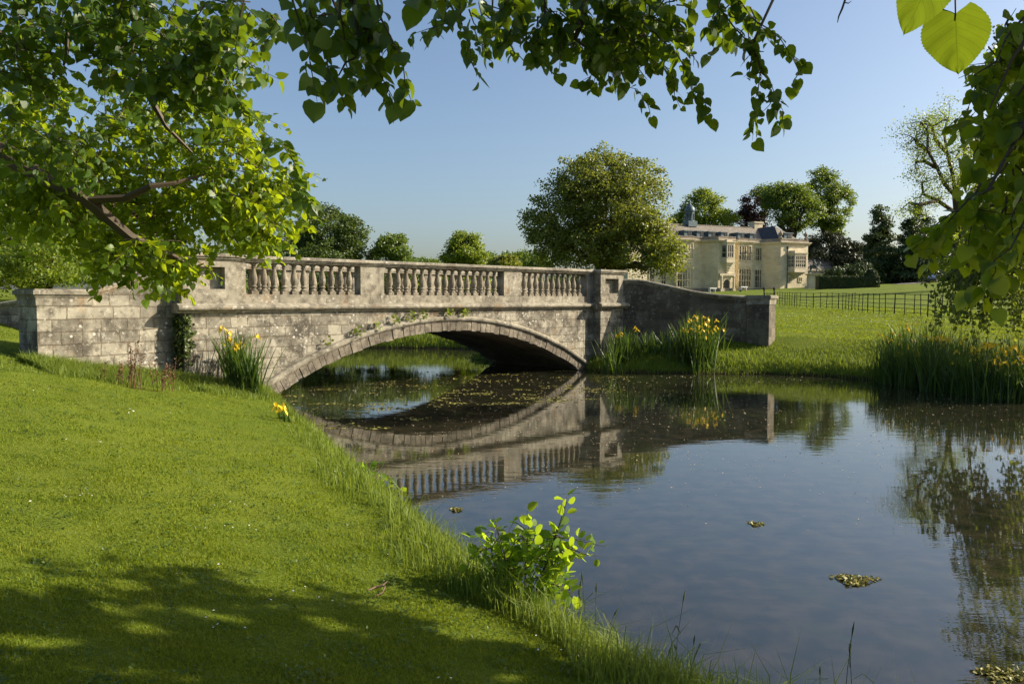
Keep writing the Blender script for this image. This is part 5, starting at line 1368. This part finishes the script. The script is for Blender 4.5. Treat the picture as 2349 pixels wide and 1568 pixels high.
# ------------------------------------------------------------------ plants along the water
def iris_clump(label, spots, n, hgt, flowers, spread, lean=.30, name="yellow_iris", mat='iris_leaf'):
    c0 = spots[0]; root = thing(name, label, "iris", (c0[0], c0[1], Hs(*c0[:2])), "yellow irises along the pond")
    per = n // len(spots); Vs, Fs, o = [], [[], []], 0
    Pl = []
    for (x, y) in spots:
        q = np.stack([x + rng.normal(size=per) * spread, y + rng.normal(size=per) * spread * .8], 1)
        Pl.append(q)
    q = np.concatenate(Pl); z = np.maximum(-.05, H(q[:, 0], q[:, 1]) - .04); P = np.concatenate([q, z[:, None]], 1)
    k = len(P); hh = hgt * rng.uniform(.45, 1.0, k) ** .7; ww = rng.uniform(.020, .036, k)
    # long tapering blades of four segments with a drooping tip now and then
    ang = rng.uniform(0, 2*np.pi, k); side = np.stack([np.cos(ang), np.sin(ang), 0*ang], 1)
    la = rng.uniform(0, 2*np.pi, k); ld = np.stack([np.cos(la), np.sin(la), 0*la], 1) * (np.minimum(np.abs(rng.normal(size=k)), 1.7) * lean + .04)[:, None]
    droop = (rng.random(k) < .16)
    rows = []
    for j, t in enumerate((0, .3, .58, .82, 1.0)):
        zz = np.where(droop, t - .55 * max(0, t - .55) * 2.2, t); sp = np.where(droop, t * t * 1.6, t ** 1.5)
        rows.append(P + hh[:, None] * (np.array([0, 0, 1.0]) * zz[:, None] * (1 - .1 * np.linalg.norm(ld, axis=1))[:, None] + ld * sp[:, None]))
    wt = (1, 1.1, .95, .6, .05)
    V = np.stack([r + s_ * side * (ww * wt[j] * .5)[:, None] for j, r in enumerate(rows) for s_ in (-1, 1)], 1).reshape(-1, 3)
    b = (np.arange(k) * 10)[:, None]
    np_mesh("foliage", V, [np.concatenate([np.array([[2*j, 2*j+1, 2*j+3, 2*j+2]]) + b for j in range(4)])], M[mat], root)
    if flowers:
        fm = None; stm = MB()
        for i in range(flowers):
            x, y = spots[rng.integers(len(spots))]; x += rng.normal() * spread * .95; y += rng.normal() * spread * .7 - spread * .25
            zb = max(0, Hs(x, y)); h_ = hgt * rng.uniform(.55, .92)
            tx, ty = x + rng.normal() * .10, y + rng.normal() * .10
            tube(stm, [(x, y, zb), ((x+tx)/2, (y+ty)/2, zb + h_*.5), (tx, ty, zb + h_)], [.008, .007, .006], 5)
            if fm is None:
                fv = MB()
                for a in range(3):
                    th = a * 2.094; d = Vector((math.cos(th), math.sin(th), 0)); s_ = Vector((-d.y, d.x, 0))
                    fv.face([(0, 0, 0), d*.035 + s_*.024 + Vector((0, 0, .02)), d*.075 + s_*.03 + Vector((0, 0, -.02)), d*.095 + Vector((0, 0, -.055)), d*.075 - s_*.03 + Vector((0, 0, -.02)), d*.035 - s_*.024 + Vector((0, 0, .02))])
                    th += 1.05; d = Vector((math.cos(th), math.sin(th), 0)); s_ = Vector((-d.y, d.x, 0))
                    fv.face([(0, 0, 0), d*.02 + s_*.015 + Vector((0, 0, .04)), d*.018 + Vector((0, 0, .075)), d*.02 - s_*.015 + Vector((0, 0, .04))])
                fo = fv.build("flower", M['flower'], root); fm = fo.data
                for vx in fm.vertices: vx.co += root.location
            else:
                fo = bpy.data.objects.new("flower", fm); link(fo, root)
            fo.location = Vector((tx, ty, zb + h_)) - root.location
            fo.rotation_euler = (rng.normal() * .3, rng.normal() * .3, rng.uniform(0, 6)); s = rng.uniform(.85, 1.3); fo.scale = (s, s, s)
        stm.build("stem", M['iris_leaf'], root)
    return root
def bank(u, v, z=.05):
    p = onz(u, v, z); return (p.x, p.y)
iris_clump("tall yellow iris clump on the near bank beside the arch's left foot", [bank(545, 935), bank(560, 930), bank(578, 938), bank(535, 925)], 300, 1.55, 13, .11, .24)
iris_clump("few low yellow irises at the water below the left arch foot", [bank(646, 992), bank(654, 998)], 22, .30, 3, .05, .3)
iris_clump("big yellow iris clump in front of the dark wing wall", [bank(1575, 850), bank(1600, 852), bank(1625, 850), bank(1595, 846)], 420, 1.62, 30, .24, .28)
iris_clump("slim iris clump against the right pier's foot", [bank(1400, 852), bank(1420, 848), bank(1432, 848)], 170, 1.35, 4, .14, .22)
iris_clump("low iris shoots between the pier and the big flowering clump", [bank(1470, 846), bank(1500, 845), bank(1530, 846)], 170, .95, 1, .30, .3)
iris_clump("dark iris bed at the left end of the right bank's long iris bed", [bank(2035, 872), bank(2060, 876), bank(2085, 880), bank(2070, 868)], 420, 1.55, 16, .30, .26)
iris_clump("dark iris bed in the middle of the right bank's long iris bed", [bank(2115, 884), bank(2145, 888), bank(2175, 893), bank(2130, 876), bank(2160, 880)], 480, 1.65, 15, .30, .26)
iris_clump("shaded iris bed under the willow's lowest strands", [bank(2205, 898), bank(2230, 902), bank(2220, 885)], 320, 1.45, 12, .28, .28)
iris_clump("iris bed with the most yellow flowers at the right picture edge", [bank(2265, 905), bank(2295, 910), bank(2325, 914), bank(2350, 916), bank(2300, 896)], 480, 1.45, 40, .28, .28)

# sapling, bramble and stalks at the near water's edge
def pxy(u, v, Y): return (u, v, Y)
bough("alder_sapling", "leafy bright green alder sapling leaning over the water in the foreground", None,
  [[(1200, 1400, 5.9, .010), (1165, 1300, 5.9, .006), (1135, 1190, 5.85, .003)], [(1205, 1400, 5.85, .010), (1205, 1300, 5.85, .006), (1215, 1185, 5.8, .003)], [(1210, 1400, 5.8, .010), (1255, 1290, 5.75, .006), (1300, 1150, 5.7, .003)], [(1215, 1400, 5.75, .008), (1270, 1330, 5.7, .004), (1285, 1260, 5.7, .003)]],
  [[(1180, 1340, 5.9), (1145, 1240, 5.85), (1133, 1175, 5.85)], [(1205, 1330, 5.85), (1208, 1240, 5.8), (1215, 1175, 5.8)], [(1245, 1310, 5.75), (1280, 1220, 5.7), (1302, 1142, 5.7)], [(1230, 1370, 5.7), (1270, 1330, 5.7), (1290, 1280, 5.7)], [(1190, 1370, 5.9), (1125, 1290, 5.9), (1092, 1250, 5.9)]],
  [(1150, 1255, 38, 45, 5.9, .12, 9), (1220, 1245, 45, 50, 5.8, .14, 12), (1275, 1240, 26, 50, 5.7, .12, 9), (1250, 1320, 38, 36, 5.7, .12, 9), (1150, 1315, 36, 36, 5.9, .12, 7)],
  .084, M['alder'], OVAL, hang=-.25, dens=2.0, cat="sapling", sprig=.8)
bough("bramble", "low yellow-green bramble arching over the water left of the balustrade's reflection", None,
  [[(830, 1150, 10.2, .006), (850, 1090, 10.2, .004), (880, 1070, 10.2, .002)], [(840, 1150, 10, .005), (880, 1120, 10, .003), (915, 1130, 10, .002)]],
  [[(835, 1140, 10.2), (850, 1080, 10.2), (872, 1060, 10.2)], [(840, 1140, 10), (880, 1112, 10), (915, 1125, 10)], [(825, 1130, 10.4), (835, 1060, 10.4)]],
  [(845, 1100, 25, 25, 10.2, .2, 6), (880, 1125, 25, 14, 10, .15, 4)], .085, M['alder'], HEART, hang=.1, cat="bush")
def stalk_clump(label, px, hs, nbl, bh):
    p0 = bank(*px[0], .15); root = thing("reed_grass", label, "grass tuft", (p0[0], p0[1], Hs(*p0)), "seeding grasses at the near water's edge")
    st, Pq = MB(), []
    for (u, v), h_ in zip(px, hs):
        x, y = bank(u, v, .12); z = max(0, Hs(x, y)); lx, ly = rng.normal() * .05, rng.normal() * .05
        pts = [Vector((x + lx * t * t, y + ly * t * t, z + h_ * t)) for t in (0, .3, .6, .85, 1)]
        tube(st, pts, [.0028, .0024, .002, .0016, .0012], 4)
        tube(st, [pts[3].lerp(pts[4], .1), pts[3].lerp(pts[4], .55), pts[4]], [.002, .0062, .001], 5)
        for t in (.35, .6):
            q = pts[0].lerp(pts[4], t); a = rng.uniform(0, 6.3); d = Vector((math.cos(a), math.sin(a), 0)); s_ = Vector((-d.y, d.x, 0)) * .005
            e1 = q + d * .10 + Vector((0, 0, .09)); e2 = q + d * .24 + Vector((0, 0, .07))
            st.face([q - s_*.4, e1 - s_, e1 + s_, q + s_*.4]); st.face([e1 - s_, e2, e1 + s_])
        Pq += [(x + rng.normal() * .07, y + rng.normal() * .07) for _ in range(nbl)]
    st.build("foliage", M['seed'], root)
    Pq = np.array(Pq); P = np.concatenate([Pq, np.maximum(0, H(Pq[:, 0], Pq[:, 1]))[:, None]], 1); k = len(P)
    V, F_ = blades(P, bh * rng.uniform(.5, 1.1, k), np.full(k, .007), .5); np_mesh("blade_tuft", V, F_, M['longgrass'], root)
stalk_clump("upright seeding grass tuft right of the alder sapling", [(1300, 1460), (1320, 1470), (1345, 1480), (1365, 1490), (1335, 1465), (1380, 1495)], (.42, .50, .58, .52, .45, .40), 14, .30)
stalk_clump("tall single seeding stem in front of the water, bottom centre-right", [(1545, 1560), (1520, 1565), (1580, 1575), (1560, 1570)], (.68, .34, .42, .36), 14, .26)
stalk_clump("pair of tall dark seed stems rising from the bottom edge furthest right", [(1935, 1640), (1955, 1640), (1880, 1640)], (.66, .55, .42), 8, .25)

# plants on the masonry
def wall_plant(label, s, h, k, c=-.14):
    p = BF.p(s, c, h); root_n = "wall_plant"
    P = np.array(p) + rng.normal(size=(k, 3)) * np.array([.07, .04, .07]) + np.array([0, 0, .07])
    o = scatter(root_n, CARD, P, unit(rdir(k) + np.array([0, 0, .9])), rdir(k) + np.array([.5, -.5, .2]), .085 * rng.uniform(.5, 1.3, k), M['oak_bright'])
    tag(o, label, "weed", "weeds rooted on the arch moulding")
RA = (5.82**2 + 1.55**2) / (2*1.55)
def hood_z(s):
    r = RA + .28 + .17; return 1.55 - RA + math.sqrt(r*r - (s - 8.12)**2)
for s, k, lb in ((3.9, 12, "small weed lowest on the arch moulding's left slope"), (4.75, 34, "bushy weed on the arch moulding a third up its left slope"), (5.45, 14, "thin weed just above the bushy weed on the left slope"), (6.0, 26, "weed with a trailing stem halfway up the arch moulding"),
                 (6.55, 30, "upright weed on the arch moulding left of its top"), (7.0, 20, "small upright weed close left of the arch top"), (7.95, 34, "leafy weed at the very top of the arch moulding"), (8.55, 40, "largest weed, right of the arch top beneath the string course")):
    wall_plant(lb, s, hood_z(s), k)
def ivy():
    root = thing("ivy", "ivy climbing the shadowed left edge of the left pier", "climber", tuple(BF.p(-.05, -.2, .8)))
    P, N = [], []
    for _ in range(620):
        h = rng.beta(2.6, 1.4) * 1.5 + .6
        if rng.random() < .7: P.append(tuple(BF.p(-.04 - abs(rng.normal()) * .04, rng.uniform(-.36, -.02), h))); N.append((-.728, -.686, .2))
        else: P.append(tuple(BF.p(abs(rng.normal()) * .10, -.36 - abs(rng.normal()) * .03, h + .1))); N.append((.686, -.728, .2))
    st = MB(); tube(st, [BF.p(-.04, -.25, .4), BF.p(-.05, -.2, 1.2), BF.p(-.04, -.25, 2.0)], [.02, .015, .006], 5); st.build("stem", M['twig'], root)
    scatter("foliage", HEART, P, unit(rdir(620) + np.array([0, 0, -.7])), unit(np.array(N) + .4 * rdir(620)), .06 * rng.uniform(.6, 1.3, 620), M['ivy'], root)
ivy()
for (u, v, h_, lb) in ((312, 870, 1.05, "rusty brown dock spikes against the left wing wall"), (360, 868, .7, "shorter rusty dock spikes beside the left pier's ivy"), (275, 866, .45, "lowest rusty dock spikes near the end pillar")):
    p = onz(u, v, .95); base = Vector((p.x, p.y, Hs(p.x, p.y))); root = thing("dock_plant", lb, "weed", tuple(base), "dock weeds along the left wing wall")
    m = MB(); P = []
    for _ in range(9):
        a = base + Vector((rng.normal() * .16, rng.normal() * .10, 0)); b = a + Vector((rng.normal() * .06, rng.normal() * .06, h_ * rng.uniform(.5, 1)))
        tube(m, [a, b], [.007, .003], 4)
        for _ in range(26): P.append(tuple(a.lerp(b, rng.uniform(.3, 1)) + Vector(rng.normal(size=3)) * .018))
    m.build("stem", M['dock'], root); n = len(P)
    scatter("foliage", CARD, P, rdir(n), rdir(n), .035 * rng.uniform(.6, 1.3, n), M['dock'], root)

# fallen stick on the lawn
g = ground_at(868, 1352, 3, 20, .02); st = MB()
tube(st, [g + Vector((-.07, -.05, .012)), g + Vector((-.02, .0, .02)), g + Vector((.03, .01, .03)), g + Vector((.06, .04, .05))], [.006, .008, .007, .004], 6)
tube(st, [g + Vector((.02, .01, .025)), g + Vector((.05, -.02, .03)), g + Vector((.045, -.09, .014)), g + Vector((.0, -.16, .012))], [.005, .005, .004, .003], 6)
tag(st.build("stick", M['dead'], smooth=True), "crooked brown stick fallen on the grass at the edge of the shade", "stick")

# ------------------------------------------------------------------ floating weed
def mat_patch(label, u, v, ru, rv, n, size):
    c = onz(u, v, 0.0); ex = abs(onz(u + ru, v, 0).x - c.x); ey = abs(onz(u, v - rv, 0).y - c.y)
    a = rng.uniform(0, 6.283, n); r = rng.uniform(0, 1, n) ** .6 * (1 + .35 * np.sin(3 * a + 1) + .2 * np.sin(5 * a))
    P = np.stack([c.x + ex * r * np.cos(a) * .8, c.y + ey * r * np.sin(a) * .8, .004 + rng.uniform(0, .012, n)], 1)
    D = rdir(n) * np.array([1, 1, .25])
    o = scatter("algae_mat", OVAL, P, D, rdir(n) * np.array([.6, .6, .2]) + np.array([0, 0, 1]), size * rng.uniform(.5, 1.3, n), M['algae'])
    tag(o, label, "algae", "algae mats adrift on the pond")
mat_patch("jagged olive algae mat adrift on the open water, right of centre", 1962, 1331, 52, 13, 420, .035)
mat_patch("small pale crumb of algae on the open blue water", 1735, 1202, 20, 5, 90, .03)
mat_patch("algae mat cut by the bottom right corner", 2300, 1550, 62, 20, 420, .035)
mat_patch("small yellowish algae crumb beside the balustrade's reflection", 1048, 1168, 15, 4, 60, .04)
def floats():
    P, S = [], []
    for _ in range(105):                                              # olive weed rafts near and under the arch
        u = rng.uniform(640, 1430); v = rng.uniform(838, 985) if u < 1000 else rng.uniform(850, 935)
        c = onz(u, v, 0); k = rng.integers(4, 26); L = rng.uniform(.10, .45) * c.y / 22
        P.append(np.stack([c.x + rng.normal(size=k) * L, c.y + rng.normal(size=k) * L * .5, np.full(k, .005)], 1)); S.append(rng.uniform(.03, .10, k))
    P = np.concatenate(P); S = np.concatenate(S); ok = sdist(P[:, 0], P[:, 1]) < -.15; P, S = P[ok], S[ok]; n = len(P)
    tag(scatter("floating_weed", OVAL, P, rdir(n) * np.array([1, 1, .02]), np.tile([0, 0, 1.0], (n, 1)) + .04 * rdir(n), S, M['algae']), kind="stuff")
    u = rng.uniform(640, 2349, 2600); v = 860 + np.abs(rng.normal(size=2600)) * 120; Pq = np.array([tuple(onz(a, b, .006)) for a, b in zip(u, v)])
    ok = (sdist(Pq[:, 0], Pq[:, 1]) < -.2) & (Pq[:, 1] < 40); Pq = Pq[ok]; n = len(Pq)
    tag(scatter("floating_petals", OVAL, Pq, rdir(n) * np.array([1, 1, .02]), np.tile([0, 0, 1.0], (n, 1)), (.0022 * Pq[:, 1]) * rng.uniform(.4, 1.0, n), M['speck']), kind="stuff")
floats()

# ------------------------------------------------------------------ grass
def grass(name, P2, hgt, wid, lean, mat):
    z = H(P2[:, 0], P2[:, 1]) - .008
    P = np.concatenate([P2, z[:, None]], 1); V, F_ = blades(P, hgt, wid, lean)
    tag(np_mesh(name, V, F_, M[mat]), kind="stuff")
def wedge(n, y0, y1, p, lo=-.74, hi=.74, pad=1.2):
    t = rng.random(n); Y = (y0 ** (1 - p) + t * (y1 ** (1 - p) - y0 ** (1 - p))) ** (1 / (1 - p))
    X = rng.uniform(lo, hi, n) * Y + rng.uniform(-pad, pad, n) * (Y < 6); return np.stack([X, Y], 1)
def bridge_c(q): return (q[:, 0] - BO.x) * BN.x + (q[:, 1] - BO.y) * BN.y
def bridge_s(q): return (q[:, 0] - BO.x) * BD.x + (q[:, 1] - BO.y) * BD.y
q = wedge(560000, 2.3, 22, 1.35); e = sdist(q[:, 0], q[:, 1]); c = bridge_c(q)
ok = (e > .08) & (rightness(q[:, 0], q[:, 1]) < .5) & ((c < -.05) | (bridge_s(q) < -.6)); q, e = q[ok], e[ok]; n = len(q)
clump_ = .5 + .5 * np.sin(q[:, 0] * 5.1 + 2 * np.sin(q[:, 1] * 3.3)) * np.sin(q[:, 1] * 4.3 + 1.7 * np.sin(q[:, 0] * 2.1))
grass("lawn_grass", q, (.018 + .022 * clump_) * rng.uniform(.5, 1.3, n) + .02 * (rng.random(n) < .02), .0022 + .0009 * q[:, 1] * rng.uniform(.6, 1.2, n), .9, 'turf')
q = wedge(260000, 3.2, 22, 1.1); e = sdist(q[:, 0], q[:, 1]); c, s_ = bridge_c(q), bridge_s(q)
foot = (c > -2.3) & (c < -.05) & (s_ < 3.2)
wing_ = np.abs(q[:, 0] + 7.3 + .05 * (q[:, 1] - 15)) < 1.0
near = (e > -.10) & (e < .72 + .28 * np.sin(q[:, 1] * 2.2)) 
ok = (rightness(q[:, 0], q[:, 1]) < .5) & (e > -.1) & ((c < -.05)) & (near | foot & (rng.random(len(q)) < .8)); ok &= ~(near & ~foot) | (rng.random(len(q)) < np.clip(1.0 - 1.1 * e, .08, 1))
q, e = q[ok], e[ok]; n = len(q)
tall = np.clip(1.1 - np.abs(e) * .55, .45, 1.0)
grass("long_grass", q, (.20 + .09 * (q[:, 1] < 11)) * tall * rng.uniform(.35, 1.25, n) * (1 + .8 * (rng.random(n) < .06)), .0045 + .0005 * q[:, 1], .85, 'longgrass')
q = np.stack([rng.uniform(2.2, 22, 150000), rng.uniform(17, 32, 150000)], 1); e = sdist(q[:, 0], q[:, 1])
ok = (e > -.05) & (e < 2.4 + .5 * np.sin(q[:, 0] * 1.7)) & (bridge_c(q) < bridge_s(q) - 14) & (rng.random(len(q)) < np.clip(1.3 - e * .38, .12, 1)) & (q[:, 1] < 29.3); q, e = q[ok], e[ok]; n = len(q)
grass("bank_grass", q, .22 * np.clip(1.2 - e * .36, .25, 1) * rng.uniform(.35, 1.2, n), np.full(n, .016), .8, 'longgrass')
q = np.stack([rng.uniform(-14, 2, 40000), rng.uniform(36, 47, 40000)], 1); e = sdist(q[:, 0], q[:, 1]); ok = (e > 0) & (e < 2.5); q = q[ok]; n = len(q)
grass("far_bank_grass", q, .4 * rng.uniform(.3, 1.2, n), np.full(n, .03), .8, 'longgrass')
q = np.stack([rng.uniform(14, 40, 60000), rng.uniform(28, 80, 60000)], 1)
fx = np.array([at(u, 700, Y).x for u, Y in FENCE]); fy = np.array([Y for _, Y in FENCE], float); o_ = np.argsort(fy)
dist = q[:, 1] - np.interp(q[:, 0], np.sort(fx), fy[np.argsort(fx)]) if False else q[:, 0] - np.interp(q[:, 1], fy[o_], fx[o_])
ok = (dist > -1.0) & (dist < 6) & (rng.random(len(q)) < np.where(np.abs(dist) < .6, 1, .35)); q = q[ok]; n = len(q)
grass("rough_grass", q, .16 * rng.uniform(.4, 1.3, n), np.full(n, .03), .8, 'longgrass')
q = wedge(60, 2.5, 14, 1.2); q = np.repeat(q, 5, 0) + rng.normal(size=(300, 2)) * .16; e = sdist(q[:, 0], q[:, 1]); ok = (e > .5) & (rightness(q[:, 0], q[:, 1]) < .5) & (bridge_c(q) < -.5); q = q[ok]; n = len(q)
P = np.concatenate([q, (H(q[:, 0], q[:, 1]) + .035)[:, None]], 1)
tag(scatter("lawn_daisies", OVAL, P, rdir(n) * np.array([1, 1, .1]), np.tile([0, 0, 1.0], (n, 1)) + .3 * rdir(n), .010 + .0018 * q[:, 1] * rng.uniform(.4, 1, n), M['daisy']), kind="stuff")

def foot_grass():
    n = 70000; sA = rng.uniform(-.3, 3.0, n); cA = -.36 - np.abs(rng.normal(size=n)) * .75
    a = np.array(BF.p(0, 0, 0))[:2]; q1 = a + sA[:, None] * np.array(BD)[:2] + cA[:, None] * np.array(BN)[:2]
    lp1 = at(206, 700, 16.75); wv = np.array([lp1.x - BO.x, lp1.y - BO.y]); wl = np.linalg.norm(wv); wv /= wl; wn_ = np.array([-wv[1], wv[0]])
    m = 60000; sB = rng.uniform(-.2, wl + 1.4, m); cB = .03 + np.abs(rng.normal(size=m)) * .65
    q2 = np.array(BO)[:2] + sB[:, None] * wv + cB[:, None] * wn_ * (1 if wn_ @ np.array([1, -1]) > 0 else -1)
    q = np.concatenate([q1, q2]); e = sdist(q[:, 0], q[:, 1]); q = q[(e > 0)]; n = len(q)
    grass("wall_foot_grass", q, .17 * rng.uniform(.3, 1.3, n) * (1 + .7 * (rng.random(n) < .08)), np.full(n, .011), .9, 'longgrass')
foot_grass()
q = wedge(1500, 2.5, 17, 1.2); q = np.repeat(q, 9, 0) + rng.normal(size=(13500, 2)) * .045 * np.repeat(rng.uniform(.5, 2.0, (1500, 1)), 9, 0); e = sdist(q[:, 0], q[:, 1])
ok = (e > .4) & (rightness(q[:, 0], q[:, 1]) < .5) & (bridge_c(q) < -.6); q = q[ok]; n = len(q)
P = np.concatenate([q, (H(q[:, 0], q[:, 1]) + .012 + .02 * rng.random(n))[:, None]], 1)
tag(scatter("lawn_weeds", OVAL, P, rdir(n) * np.array([1, 1, .4]), np.tile([0, 0, 1.0], (n, 1)) + .5 * rdir(n), .016 + .0016 * q[:, 1] * rng.uniform(.4, 1.2, n), M['oak']), kind="stuff")

q = np.stack([rng.uniform(4, 30, 200000), rng.uniform(26, 62, 200000)], 1); e = sdist(q[:, 0], q[:, 1])
ok = (e > 1.2) & (bridge_c(q) < bridge_s(q) - 14.5) & (rng.random(len(q)) < np.clip(34 / q[:, 1], 0, 1) ** 2); q = q[ok]; n = len(q)
cl = .5 + .5 * np.sin(q[:, 0] * 2.3 + 2 * np.sin(q[:, 1] * .9)) * np.sin(q[:, 1] * 1.7 + q[:, 0])
grass("far_lawn_grass", q, (.02 + .05 * cl) * rng.uniform(.4, 1.3, n), .016 + .0006 * q[:, 1] * rng.uniform(.5, 1.3, n), 1.0, 'turf')

q = np.stack([rng.uniform(12, 22, 260), rng.uniform(34, 50, 260)], 1) ; q = np.repeat(q, 3, 0) + rng.normal(size=(780, 2)) * .25; n = len(q)
P = np.concatenate([q, (H(q[:, 0], q[:, 1]) + .06)[:, None]], 1)
tag(scatter("far_lawn_daisies", OVAL, P, rdir(n) * np.array([1, 1, .1]), np.tile([0, 0, 1.0], (n, 1)) + .3 * rdir(n), .05 * rng.uniform(.5, 1.2, n), M['daisy']), kind="stuff")
